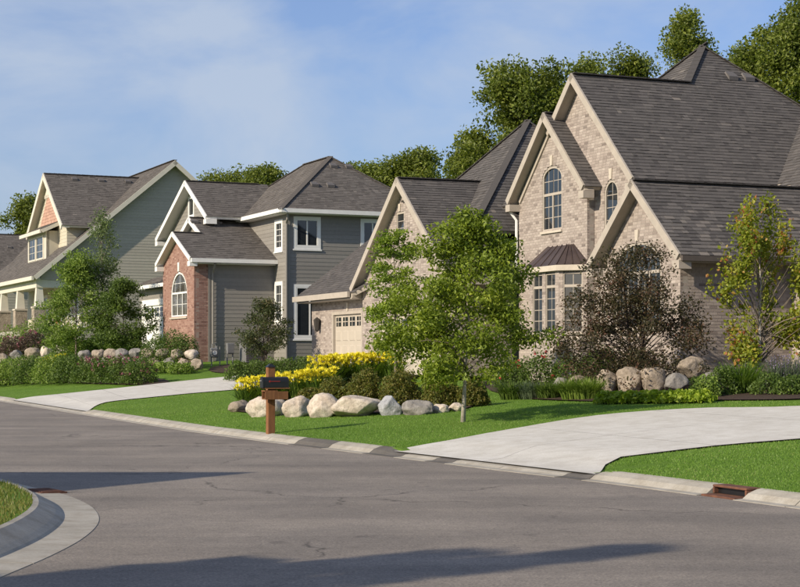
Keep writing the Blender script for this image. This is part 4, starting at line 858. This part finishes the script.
def blades(n, p, spread, length, width, lean_):
    """arching strap leaves from a common base: 3 segments each"""
    a = RNG.random(n)*2*np.pi; r0 = RNG.random(n)**.7*spread; L = length*(.6+.5*RNG.random(n)); ln = lean_*(.3+.9*RNG.random(n)); az = a+RNG.normal(0, .5, n)
    base = np.stack([p[0]+r0*np.cos(a), p[1]+r0*np.sin(a), np.full(n, p[2]-.01)], 1); d = np.stack([np.cos(az), np.sin(az), 0*az], 1); sd = np.stack([-np.sin(az), np.cos(az), 0*az], 1)
    V = []
    for t, w in ((0, .8), (.45, 1.0), (.8, .7), (1.0, .06)):
        c = base+d*(L*ln*t**1.8)[:, None]; c[:, 2] += L*(t-.42*np.minimum(ln, 1.4)*t**2.6)
        V += [c-sd*width*w/2, c+sd*width*w/2]
    V = np.stack(V, 1).reshape(-1, 3); b = (np.arange(n)*8)[:, None, None]; Q = (b+np.array([[0, 1, 3, 2], [2, 3, 5, 4], [4, 5, 7, 6]])[None]).reshape(-1, 4)
    return V, Q, np.repeat(np.clip(RNG.normal(.5, .22, n), 0, 1), 3)
def clump(name, label, p, spread, length, mat, n=160, width=.02, lean_=.7, group=None, cat='plant', flowers=None, nf=0, fsize=.09, fh=1.0, spike=False):
    root = tag(empty(name, p), label, cat, group); V, Q, T = blades(n, p, spread, length, width, lean_); link('leaves', np_mesh('leaves', V-np.array(p), Q, T), mat, root)
    if flowers:
        a = RNG.random(nf)*2*np.pi; r = spread*1.5*RNG.random(nf)**.6; C = np.stack([p[0]+r*np.cos(a), p[1]+r*np.sin(a), p[2]+length*fh*(.62+.5*RNG.random(nf)**.7)], 1); mb = MB()
        for c in C: mb.tube([(p[0]+(c[0]-p[0])*.5, p[1]+(c[1]-p[1])*.5, p[2]), tuple(c)], [.006, .004], 4, False)
        mb.build('flower_stems', mat, root, p)
        if spike:
            P = np.repeat(C, 14, 0); P[:, 2] -= np.tile(np.linspace(0, .28, 14), nf); P += RNG.normal(size=P.shape)*.018; foliage('flower_spikes', P, fsize, flowers, root, p, aspect=.8)['kind'] = 'stuff'
        else:
            # six-petalled trumpets
            V = []; T = []
            for c in C:
                ax = np.array([random.uniform(-.8, .8), random.uniform(-.8, .8), .8]); ax /= np.linalg.norm(ax); e = np.cross(ax, [0.3, .2, .9]); e /= np.linalg.norm(e); f2 = np.cross(ax, e); s = fsize*random.uniform(.75, 1.2)
                for k in range(6):
                    an = k*math.pi/3; dr = e*math.cos(an)+f2*math.sin(an); sd = -e*math.sin(an)+f2*math.cos(an)
                    V += [c-ax*s*.5, c+dr*s*.35-sd*s*.2, c+dr*s*.8+ax*s*.25, c+dr*s*.35+sd*s*.2]; T.append(random.random())
            V = np.array(V)-np.array(p); link('blooms', np_mesh('blooms', V, np.arange(len(V)).reshape(-1, 4), T), flowers, root)['kind'] = 'stuff'
    return root
lin = lambda pts: (lambda t: float(np.interp(t, [q[0] for q in pts], [q[1] for q in pts])))
def gp(px, Y, dz=0.0): return on_ground(at(px, Y), dz)
zy = lambda py, Y: EYE+(HY-py)*Y/F_PX
# --- garden trees
tree('ash_tree', 'bright green young ash tree on the front lawn beside the driveway', on_ground(hit(463, 422)), zy(216, 30.7), zy(378, 30.7), 1.58, lin([(0, .6), (.12, .95), (.38, 1.02), (.62, .8), (.82, .5), (1, .08)]),
     'leaf_ash', 'bark_pale', clusters=270, leaves=105, size=.08, sig=.19, trunk_r=.042, lean=(.2, 0), shell=.5, fseed=2, hang=.5, lobes=44, lobe_r=.26, fill=.45, branches=75)
tree('locust_tree', 'open slender young tree with layered limbs in front of the garage', gp(396, 43), zy(228, 43), zy(352, 43), 1.02, lin([(0, .7), (.3, 1.0), (.6, .75), (.85, .5), (1, .12)]),
     'leaf_locust', 'bark', clusters=95, leaves=85, size=.085, sig=.19, flat=.4, branches=48, trunk_r=.04, lean=(-.08, 0), shell=.4, fseed=5, hang=.3)
tree('plum_tree', 'dark bronze-leaved ornamental tree before the low brick gable', gp(636, 37.4), zy(246, 37.4), zy(384, 37.4), 1.66, lin([(0, .95), (.25, 1.0), (.5, .9), (.75, .62), (1, .2)]),
     'leaf_plum', 'bark_dark', clusters=290, leaves=80, size=.07, tpow=1.45, sig=.19, trunk_r=.05, stems=4, shell=.5, fseed=9, branches=130, flat=.8, lobes=30, lobe_r=.34, fill=.45)
tree('maple_tree', 'young maple with yellow green leaves and orange tips by shaded brick wall', gp(760, 36.6), zy(206, 36.6), zy(364, 36.6), 1.2, lin([(0, .55), (.2, 1.0), (.5, .95), (.75, .8), (1, .35)]),
     'leaf_maple', 'bark_pale', clusters=120, leaves=66, size=.09, sig=.13, trunk_r=.045, shell=.5, upright=.7, flat=.9, fseed=12, aspect=.75, lobes=24, lobe_r=.25, fill=.35)
tree('serviceberry', 'small airy bronze-green tree against the grey siding', gp(264, 62), zy(300, 62), zy(356, 62), 1.18, lin([(0, .75), (.3, 1.0), (.65, .75), (1, .2)]),
     'leaf_dark', 'bark_dark', clusters=90, leaves=75, size=.09, sig=.2, trunk_r=.035, stems=3, fseed=17)
tree('feathery_tree', 'soft light green feathery tree before the porch house', gp(76, 74), zy(260, 74), zy(345, 74), 1.75, lin([(0, .8), (.25, 1.0), (.55, .75), (.8, .45), (1, .08)]),
     'leaf_feather', 'bark', clusters=165, leaves=100, size=.11, branches=60, sig=.26, trunk_r=.05, fseed=21, shell=.45, lobes=26, lobe_r=.34)
tree('aspen_tree', 'tall thin sparse grey green tree before the taupe gable wall', gp(102, 75), zy(212, 75), zy(342, 75), 1.15, lin([(0, .8), (.3, .9), (.55, .6), (.8, .5), (1, .25)]),
     'leaf_aspen', 'bark_pale', clusters=105, leaves=55, size=.11, sig=.26, trunk_r=.05, fseed=25, upright=.4)
tree('round_crabapple', 'dense dark green low tree beside the white garage door', gp(123, 73), zy(282, 73), zy(352, 73), 1.4, lin([(0, .7), (.3, 1.0), (.65, .8), (1, .25)]),
     'leaf_hedge', 'bark_dark', clusters=150, leaves=95, size=.1, branches=60, sig=.24, trunk_r=.045, fseed=28, lobes=22, lobe_r=.36)
# --- woods behind the houses
wp = lin([(0, .6), (.3, .95), (.55, 1.0), (.8, .72), (1, .22)])
for (px, Y, ty, R, lab, sd, prof, gap_) in (
        (524, 96, 54, 4.0, 'broad tall cottonwood rising behind the paired steep brick gables', 1, lin([(0, .9), (.45, 1.0), (.62, .92), (.75, .75), (.88, .62), (1, .3)]), .2),
        (474, 98, 132, 2.0, 'lower leafy tree beside the hip roof, left of the cottonwood', 8, wp, .1),
        (592, 108, 58, 2.8, 'round-topped tree showing over the big brick ridge beside the cottonwood', 2, wp, .1),
        (630, 110, 51, 2.3, 'small-crowned tree showing over the big brick ridge before the pyramid roof', 3, wp, .1),
        (690, 104, 11, 2.0, 'narrow tree rising just behind the pyramid roof peak', 4, lin([(0, .9), (.5, 1), (.8, .7), (.9, .45), (1, .15)]), .1),
        (795, 92, 0, 4.2, 'largest dense tree right of the pyramid roof', 5, wp, .12),
        (748, 98, 42, 1.7, 'lower side tree tucked against the largest tree by the pyramid roof', 6, wp, .1),
        (222, 126, 165, 3.2, 'dark tree low over the white-trimmed gable roof', 7, wp, .1),
        (258, 124, 158, 3.4, 'dark tree beside the grey house hip roof ridge', 10, wp, .1),
        (370, 120, 150, 3.2, 'tree over the grey house roof nearest its vents', 11, wp, .1),
        (413, 118, 144, 3.2, 'tree between the grey house roof and the garage gable', 13, wp, .1),
        (20, 132, 193, 1.9, 'lone tree beside the cream dormer', 14, wp, .15)):
    p = gp(px, Y); top = zy(ty, Y)-.28*R; bot = max(top-11.5, 5.0)
    tree('wood_tree', lab, p, top, bot, R, prof, 'leaf_wood', 'bark', group='trees behind the houses', clusters=int(165*(R/2.4)**1.5), leaves=150, size=.23, sig=.62, trunk_r=.28, fseed=sd*4.3, gap=gap_, branches=45, shell=.5, flat=.75, lobes=int(16+4*R), lobe_r=.40, fill=.3)
# --- spruces across the street, left of the view (their shadows cross the road)
for tip, hgt, lab in (((2.0, 13.45), 9.0, 'tall spruce on the corner lot'), ((.5, 13.1), 7.5, 'shorter spruce on the corner lot'), ((-1.2, 12.55), 6.2, 'stubby spruce on the corner lot')):
    k = (hgt)/math.tan(SUN_EL); bx_, by_ = tip[0]-k*math.cos(AZ), tip[1]-k*math.sin(AZ)
    tree('spruce_tree', lab, (bx_, by_, .138 if bx_ < -6 else 0.0), hgt, .7, 1.0, lin([(0, 1), (1, .02)]), 'leaf_spruce', 'bark_dark', clusters=300, leaves=40, size=.16, sig=.2, trunk_r=.13, shell=.4, flat=.4, branches=80, group='spruces on the corner lot')
# --- boulders
def boulder(p, w, dpt, h, mat, label, group=None, ang=0.0, seed=0, sharp=.22, name='boulder'):
    bm = bmesh.new(); bmesh.ops.create_icosphere(bm, subdivisions=4, radius=1); sv = Vector((seed*7.3, seed*2.9, seed*5.1))
    cuts_ = [(Vector(unit(1)[0]), random.uniform(.62, .9)) for _ in range(9)]
    for v in bm.verts:
        c = v.co.copy()
        for nrm, dist in cuts_:
            e = c.dot(nrm)-dist
            if e > 0: c -= nrm*e*.85
        c *= 1+sharp*.5*noise.noise(c*1.3+sv)+.08*noise.noise(c*3.2+sv)+.03*noise.noise(c*8+sv); v.co = c
    zs = [v.co.z for v in bm.verts]; z0, z1 = min(zs), max(zs); xs = [abs(v.co.x) for v in bm.verts]; ys = [abs(v.co.y) for v in bm.verts]; mx_, my_ = max(xs), max(ys)
    for v in bm.verts: v.co = Vector((v.co.x/mx_*w/2, v.co.y/my_*dpt/2, (v.co.z-z0)/(z1-z0)*h*1.22-h*.22))
    me = bpy.data.meshes.new('boulder'); bm.to_mesh(me); bm.free()
    for f in me.polygons: f.use_smooth = True
    o = link(name, me, mat); o.location = p; o.rotation_euler = (0, 0, ang); return tag(o, label, 'boulder', group)
G_ = 'boulders edging the front bed'
front = [(239, 412, 21, 12, 'rock_tan', 'low tan boulder at the far end of the front row'), (263, 417, 40, 20, 'rock_cream', 'broad cream boulder directly behind the mailbox'), (298, 417, 31, 21, 'rock_cream', 'smooth rounded cream boulder beside the mailbox'),
         (323, 417.5, 32, 24, 'rock_cream', 'tall angular cream boulder with flat top'), (356, 417, 50, 21, 'rock_cream', 'largest pinkish cream boulder in the front row'), (390.5, 415.5, 24, 19.5, 'rock_blue', 'leaning pale blue-grey boulder'),
         (418, 415, 29, 15, 'rock_grey', 'dark grey rounded boulder next to the blue-grey one'), (440.5, 413, 15.5, 9, 'rock_cream', 'small cream stone beside the dark grey boulder'), (457, 411.5, 15, 9, 'rock_cream', 'small pinkish stone behind the ash trunk')]
for i, (px, py, w, h, mt, lab) in enumerate(front):
    x, y = hit(px, py); k = y/F_PX; boulder((x, y+w*k*.3, float(ground_h(x, y))-.01), w*k*1.14, w*k*.85, h*k*1.05, mt, lab, G_, random.uniform(-.4, .4), i+1, .35)
for i, (px, Y, w, h, dz, mt) in enumerate([(560, 37.6, 16, 13, 0, 'rock_grey'), (580, 37.2, 26, 15, 0, 'rock_tan'), (608, 36.6, 23, 20, 0, 'rock_tan'), (630, 36.3, 26, 22, 0, 'rock_tan'), (653, 36.0, 23, 21, 0, 'rock_tan'), (676, 35.8, 24, 15, 0, 'rock_grey'), (692, 36.3, 28, 17, .28, 'rock_tan'), (713, 35.8, 22, 14, 0, 'rock_grey')]):
    k = Y/F_PX; boulder(gp(px, Y, dz+.1), w*k*1.1, w*k*.95, h*k*1.1, mt, 'upper tan boulder perched on the others by the shaded wall' if dz else 'weathered boulder in the row under the dark bronze tree', None if dz else 'boulders under the bronze tree', random.uniform(-.5, .5), 20+i, .25)
for i in range(9):
    px = 84+i*13.2+random.uniform(-2, 2); Y = 69.5-i*.62; k = Y/F_PX
    boulder(gp(px, Y, .5), 15*k, 13*k, 9*k, random.choice(('rock_cream', 'rock_tan', 'rock_grey')), 'stone in the top course of the low wall by the arched brick bay', 'top stones of the low wall by the brick bay', random.uniform(-.3, .3), 40+i, .3)
    boulder(gp(px+6, Y-.5, .12), 14*k, 12*k, 10*k, random.choice(('rock_grey', 'rock_tan')), 'stone in the bottom course of the low wall by the arched brick bay', 'bottom stones of the low wall by the brick bay', random.uniform(-.3, .3), 60+i, .3)
for i, (px, dz, w) in enumerate([(2, .3, 14), (16, .32, 13), (33, .3, 17), (46, .28, 13), (60, .25, 15), (-4, 0, 15), (10, .0, 16), (26, 0, 18), (42, 0, 14), (56, 0, 13)]):
    Y = 80-px*.05; k = Y/F_PX; boulder(gp(px, Y-(0 if dz else .4), dz), w*k, w*k*.9, (10 if dz else 7)*k, random.choice(('rock_tan', 'rock_cream', 'rock_grey')), 'stone in the %s course of the garden wall below the porch' % ('top' if dz else 'bottom'), '%s stones of the wall below the porch' % ('top' if dz else 'bottom'), random.uniform(-.3, .3), 80+i, .3)
# --- shrubs and flowers, middle bed
for i, (px, Y, r, h, wh) in enumerate([(309, 37.6, .40, .5, 'behind the smooth rounded cream boulder'), (335, 37.3, .45, .68, 'behind the flat-topped angular boulder'), (365, 37.0, .47, .82, 'behind the largest pinkish boulder'), (401, 36.5, .52, .82, 'behind the leaning blue-grey boulder'), (441, 35.9, .47, .72, 'behind the small cream stone'), (472, 35.5, .36, .55, 'behind the ash trunk')]):
    shrub('barberry', 'bronze-tinged barberry mound '+wh, gp(px, Y), r, r, h, 'leaf_barberry', 6500, .05, 'barberry mounds behind the boulders', lump=.28)
for i in range(9):
    px = 247+i*10; Y = 39.6+random.uniform(-.3, .3)
    clump('daylily', 'yellow daylily clump in the front drift by the mailbox', gp(px, Y, .08+.02*i), .22, .66, 'leaf_lily', 150, .022, .8, 'daylilies by the mailbox', 'flower', 'petal_yellow', 52, .085, .92)
for i in range(10):
    px = 317+i*8.6; Y = 44.5+random.uniform(-.4, .4)
    clump('daylily', 'yellow daylily clump in the raised drift before the garage doors', gp(px, Y, .3), .24, .78, 'leaf_lily', 150, .022, .8, 'daylilies before the garage', 'flower', 'petal_yellow', 52, .09, .92)
for i, px in enumerate((300, 312, 324)):
    clump('catmint', 'hazy lavender catmint clump behind the daylilies', gp(px, 48.5), .3, .5, 'leaf_blue', 140, .015, .6, 'catmint by the drive', 'flower', 'petal_lavender', 26, .03, 1.0, True)
for i, (px, r) in enumerate(((238, .5), (253, .6), (270, .62), (287, .6), (303, .5))):
    shrub('boxwood', 'rounded dark green shrub at the foot of the grey siding', gp(px, 57.5), r, r, .72, 'leaf_hedge', 1800, .07, 'shrubs by the grey siding')
# right beds
for px, Y, r, h, fl in ((512, 40.2, .5, .7, 'petal_red'), (538, 39.8, .55, .85, 'petal_red'), (568, 39.4, .5, .75, None), (592, 38.8, .45, .8, None), (607, 38.6, .4, .95, 'petal_red')):
    shrub('flowering_shrub', 'dark green shrub with red-pink blossom below the bay window' if fl else 'plain dark green shrub below the bay window', gp(px, Y, .1), r, r, h, 'leaf_hedge', 2200, .06, 'shrubs with red blossom below the bay' if fl else 'plain shrubs below the bay', flowers=fl, nf=5, fs=.06)
for px, Y, ln_, mt, lab, w in ((531, 37.0, .5, 'leaf_blue', 'blue-green grass clump at the lawn edge before the bay', .016), (513, 37.3, .5, 'leaf_hedge', 'dark strap-leaved clump behind the ash tree', .03), (551, 36.6, .48, 'leaf_hedge', 'dark leafy clump between blue-green and lime clumps', .03)):
    clump('ornamental_grass', lab, gp(px, Y), .3, ln_, mt, 420, w, .9)
for i, (px, Y) in enumerate(((574, 35.6), (587, 35.4))):
    clump('lime_perennial', 'upright lime-green perennial at the lawn edge', gp(px, Y), .26, .6, 'leaf_feather', 560, .02, .85, 'lime perennials at the lawn edge')
for i in range(9):
    px = 606+i*12.2; Y = 33.7-i*.17
    shrub('hosta', 'low lime-green hosta in the row along the driveway', gp(px, Y), .24, .24, .22, 'leaf_lime', 420, .11, 'hostas along the driveway', 'plant', .2, 3, aspect=.7, up=.9)
for px, Y, r, h, lab in ((705, 33.6, .38, .45, 'low green shrub beside the last hosta'), (722, 34.0, .4, .6, 'green shrub between the hostas and tall grass'), (770, 33.4, .45, .42, 'low spreading shrub under the maple'), (792, 33.0, .4, .4, 'low spreading shrub by the lavender spikes'), (812, 33, .4, .4, 'low shrub past the lavender spikes')):
    shrub('green_shrub', lab, gp(px, Y), r, r, h, 'leaf_feather' if px < 715 else 'leaf_hedge', 1700, .055)
clump('tall_grass', 'tall green ornamental grass left of the maple trunk', gp(741, 34.2), .32, .85, 'leaf_lily', 420, .022, .8)
for px in (777, 788, 799): clump('russian_sage', 'pale lavender flower spikes before the shaded brick', gp(px, 34.4), .2, .78, 'leaf_blue', 120, .016, .3, 'lavender spikes by the brick', 'flower', 'petal_lavender', 12, .035, 1.0, True)
# left beds
for i, (px, Y, r, h) in enumerate(((-4, 69, 1.0, 1.15), (14, 68, 1.0, 1.2), (34, 66.5, 1.0, 1.2), (53, 65, .95, 1.25), (71, 63.8, .9, 1.15))):
    shrub('dogwood', 'big loose green shrub in the bed along the street', gp(px, Y), r, r, h, 'leaf_feather' if i % 2 else 'leaf_hedge', 3200, .085, 'big green shrubs along the street')
for i, (px, Y, r, h) in enumerate(((90, 62.6, .75, .95), (106, 61.6, .75, .95), (123, 60.6, .75, 1.0), (139, 59.6, .72, .95))):
    shrub('pink_spirea', 'dusty pink flowering shrub along the street, '+('beside the big green shrubs', 'second from the big green shrubs', 'second from the driveway', 'nearest the driveway')[i], gp(px, Y), r, r, h, 'leaf_hedge', 2800, .075, 'pink-flowered shrubs along the street', flowers='petal_dusty', nf=20, fs=.075)
for i in range(5): clump('daylily', 'yellow daylily clump among the left shrubs', gp(40+i*5, 72.5), .2, .6, 'leaf_lily', 110, .022, .7, 'daylilies among the left shrubs', 'flower', 'petal_yellow', 18, .1, 1.0)
for px, Y, r, h, wh in ((158, 66.4, .8, 1.15, 'nearest the white garage door'), (171, 66.0, .85, 1.3, 'directly below the arched window'), (184, 65.5, .7, 1.2, 'at the brick corner')):
    shrub('yew_hedge', 'dense green yew '+wh, gp(px, Y, .25), r, r, h, 'leaf_hedge', 2600, .07, 'yews by the brick bay', lump=.15)
for px, Y, r, h, mt, lab, nm in ((18, 82.5, 1.1, 1.4, 'leaf_feather', 'light green hydrangea before the porch columns', 'hydrangea'), (38, 82, 1.0, 1.5, 'leaf_feather', 'second light green hydrangea, nearer the porch steps pier', 'hydrangea'), (-3, 83, 1.0, 1.2, 'leaf_dark', 'dark shrub at the porch edge', 'dark_shrub'), (12, 81.2, .8, .95, 'leaf_purple', 'purple-leaved shrub above the garden wall stones', 'purple_shrub'), (32, 81, .8, .95, 'leaf_purple', 'second purple-leaved shrub above the garden wall stones', 'purple_shrub'), (58, 80, .9, 1.0, 'leaf_dark', 'dark shrub beyond the purple-leaved pair', 'dark_shrub')):
    shrub(nm, lab, gp(px, Y, .35), r, r, h, mt, 2200, .09, flowers='petal_dusty' if mt == 'leaf_purple' else None, nf=20, fs=.09)
for i, (px, Y, r, h) in enumerate(((66, 75.5, .8, 1.0), (84, 75, .8, .8), (100, 74.5, .8, .9), (117, 74, .8, .8), (134, 73, .8, .9))):
    shrub('underplanting', 'soft green underplanting at the foot of the left trees', gp(px, Y, .2), r, r, h, 'leaf_feather' if i % 2 else 'leaf_hedge', 1800, .09, 'underplanting below the left trees', 'plant')
for i, px in enumerate((70, 82, 112, 150, 166, 181)):
    shrub('ground_cover', 'low leafy clump at the foot of the stone wall', gp(px, 67.0-i*.75), .6, .5, .42, 'leaf_dark' if i < 3 else 'leaf_feather', 900, .09, 'leafy clumps at the stone wall foot', 'plant')
# ------------------------------------------------------------------ lawn turf
def turf(name, x, y, z, mat, parent_label, hgt=.024, wd=.012):
    n = len(x); a = RNG.random(n)*2*np.pi; pat = .16*np.sin(x*.9+1.3*np.sin(y*.55))*np.sin(y*.7+x*.25)+.1*np.sin(x*2.7+y*1.9)*np.sin(y*2.3-x*1.1); hh = hgt*(.55+.8*RNG.random(n)); ln = RNG.normal(0, .35, (n, 2))*hh[:, None]
    B = np.stack([x, y, z], 1); d = np.stack([np.cos(a), np.sin(a), 0*a], 1)*wd/2; T = B+np.stack([ln[:, 0], ln[:, 1], hh], 1)
    V = np.stack([B-d, B+d, T], 1).reshape(-1, 3)
    o = link(name, np_mesh(name, V, np.arange(3*n).reshape(-1, 3), np.clip(RNG.normal(.45, .22, n)+pat, 0, 1)), mat); return tag(o, parent_label, 'grass', kind='stuff')
def keep(x, y):
    k = np.ones(len(x), bool)
    for P in DRIVES+exec_beds: k &= ~in_poly(x, y, P)
    return k
X_, Y_ = [], []
for (d0, d1, v0, v1, dens) in ((.23, 7, -22, -8, 1500), (.23, 9.5, -9, 6, 750), (.23, 11, 6, 24, 330), (.23, 8, 24, 46, 120)):
    n = int((d1-d0)*(v1-v0)*dens); x, y = to_xy(RNG.uniform(d0, d1, n), RNG.uniform(v0, v1, n)); X_.append(x); Y_.append(y)
x, y = np.concatenate(X_), np.concatenate(Y_); k = keep(x, y); x, y = x[k], y[k]
turf('lawn_grass', x, y, ground_h(x, y)-.005, 'blade', 'mown green lawn grass beside the street')
n = 60000; x = RNG.uniform(-9, -3.2, n); y = RNG.uniform(8, 22, n); k = in_poly(x, y, ISLAND); x, y = x[k], y[k]
turf('corner_grass', x, y, 0*x+.149, 'blade_dry', 'yellowish dry lawn grass on the rounded street corner', .045)
# ------------------------------------------------------------------ mailbox
mx_, my_ = at(270.5, 30.7); mz = float(ground_h(mx_, my_))
mbx = tag(empty('mailbox', (mx_, my_, mz), math.radians(24)), 'black mailbox on a cedar post with newspaper box', 'mailbox')
def bevel(o, w=.01, s=2):
    b = o.modifiers.new('bevel', 'BEVEL'); b.width = w; b.segments = s; b.limit_method = 'ANGLE'; return o
bevel(MB().box(-.07, .07, -.07, .07, -.1, 1.26).build('post', 'cedar', mbx), .006)
MB().prism([(-.085, -.085, 1.26), (.085, -.085, 1.26), (.085, .085, 1.26), (-.085, .085, 1.26)], [(-.02, -.02, 1.32), (.02, -.02, 1.32), (.02, .02, 1.32), (-.02, .02, 1.32)]).build('post_cap', 'black', mbx)
def mailbody(x0, x1, w, z0, hs, seg=10):
    P = [(-w/2, z0), (w/2, z0)]+[(w/2*math.cos(math.pi*i/seg), z0+hs+w/2*math.sin(math.pi*i/seg)) for i in range(seg+1)]
    return MB().prism([(x0, a-.17, z) for a, z in P], [(x1, a-.17, z) for a, z in P])
body = bevel(mailbody(-.22, .28, .17, .875, .115).build('box', 'black', mbx), .004)
mailbody(-.242, -.22, .18, .87, .12).build('door', 'black', body); MB().box(-.255, -.242, -.2, -.14, .99, 1.02).build('latch', 'grey_metal', body)
MB().box(-.1, .1, -.266, -.257, .985, 1.0).box(-.12, -.09, -.268, -.257, .975, 1.01).build('flag', 'red', mbx)
MB().box(-.2, .3, -.26, -.075, .85, .872).build('shelf', 'cedar', mbx)
nb = MB(); nb.box(-.2, .26, -.27, -.25, .65, .8).box(-.2, .26, -.09, -.07, .65, .8).box(-.2, .26, -.249, -.091, .65, .67).box(.24, .26, -.249, -.091, .67, .8); bevel(nb.build('newspaper_box', 'cedar', mbx), .003)
MB().box(-.21, .05, -.265, -.075, .80, .822).build('lid', 'cedar', mbx)
# ------------------------------------------------------------------ storm drains in the kerb
x, y = [float(q) for q in to_xy(0.0, -17.31)]
dr = tag(empty('storm_drain', (x, y, 0), TH), 'rusty iron storm drain inlet set in the sunlit kerb', 'drain')
bevel(MB().box(-.1, .26, -.32, .32, -.05, .02).build('base_plate', 'rust', dr), .008)
bevel(MB().box(.06, .27, -.32, .32, .095, .122).box(.2, .27, -.32, .32, .0225, .094).box(.06, .199, -.32, -.29, .0225, .094).box(.06, .199, .29, .32, .0225, .094).build('hood', 'rust', dr), .008)
MB().box(.12, .15, -.289, .289, .0225, .0945).build('throat', 'black', dr)
x, y = -3.98, 19.05
dr = tag(empty('storm_grate', (x, y, .012), math.radians(32)), 'flat rusty grate in the shaded corner gutter', 'drain')
MB().box(-.36, -.04, -.3, .3, -.02, .006).build('frame', 'rust', dr)
for k in range(7): MB().box(-.33, -.07, -.27+k*.08, -.23+k*.08, .0065, .014).build('bar', 'rust', dr)
# ------------------------------------------------------------------ meters at the grey house, brick pier by the entry
px_, py_ = at(214, 66.6); gz = float(ground_h(px_, py_))
gm = tag(empty('gas_meter', (px_, py_, gz), math.radians(24)), 'grey gas meter with pipes at the siding corner', 'meter')
bevel(MB().box(-.16, .16, -.1, .1, .35, .75).build('body', 'grey_metal', gm), .05, 3)
MB().tube([(-.1, 0, -.1), (-.1, 0, .9), (.1, .1, .95), (.1, .1, .75)], [.025]*4, 8).build('pipe', 'grey_metal', gm); MB().tube([(.25, 0, -.1), (.25, 0, .8), (.12, 0, .82), (.12, 0, .72)], [.025]*4, 8).build('pipe', 'grey_metal', gm)
MB().tube([(0, -.1, .55), (0, -.14, .55)], [.09, .09], 16).build('dial', 'trim_white', gm)
px_, py_ = at(230, 66.9); gz = float(ground_h(px_, py_))
em_ = tag(empty('utility_box', (px_, py_, gz), math.radians(24)), 'grey electrical box on posts beside the gas meter', 'utility box')
bevel(MB().box(-.15, .15, -.1, .1, .45, .9).build('cabinet', 'grey_metal', em_), .02); MB().box(-.13, .13, -.125, -.101, .5, .85).build('door', 'grey_metal', em_)
MB().tube([(-.12, 0, -.1), (-.12, 0, .5)], [.03, .03], 8).build('conduit', 'grey_metal', em_); MB().tube([(.12, 0, -.1), (.12, 0, .5)], [.03, .03], 8).build('conduit', 'grey_metal', em_)
px_, py_ = at(252, 67.2); gz = float(ground_h(px_, py_))
ac = tag(empty('air_conditioner', (px_, py_, gz), math.radians(24)), 'grey air conditioner unit behind the dark shrubs', 'air conditioner')
bevel(MB().box(-.42, .42, -.42, .42, .05, .85).build('casing', 'grey_metal', ac), .03)
for k in range(9): MB().box(-.4, .4, -.435, -.42, .14+k*.075, .175+k*.075).build('louvre', 'gutter_dark', ac)
MB().tube([(0, 0, .85), (0, 0, .9)], [.33, .3], 20).build('fan_guard', 'gutter_dark', ac)
pp = at(583, 42.5); gz = float(ground_h(*pp))
H = House('brick_pier', None, pp, 22.3, gz, 'low brick pier with stone cap below the bay window', 'pier')
for o_, d_, n_ in (((-.2, -.2), (0, 1), (-1, 0)), ((-.2, -.2), (1, 0), (0, -1)), ((.2, -.2), (0, 1), (1, 0)), ((-.2, .2), (1, 0), (0, 1))):
    H.brick_wall(H.plane(o_, d_, n_), [(0.005, gz-.1), (.395, gz-.1), (.395, 1.98), (.005, 1.98)], [], 'brick_tan', 'mortar_tan')
H.mb(MB().box(-.25, .25, -.25, .25, 1.99, 2.07), 'cap', 'stone_trim')
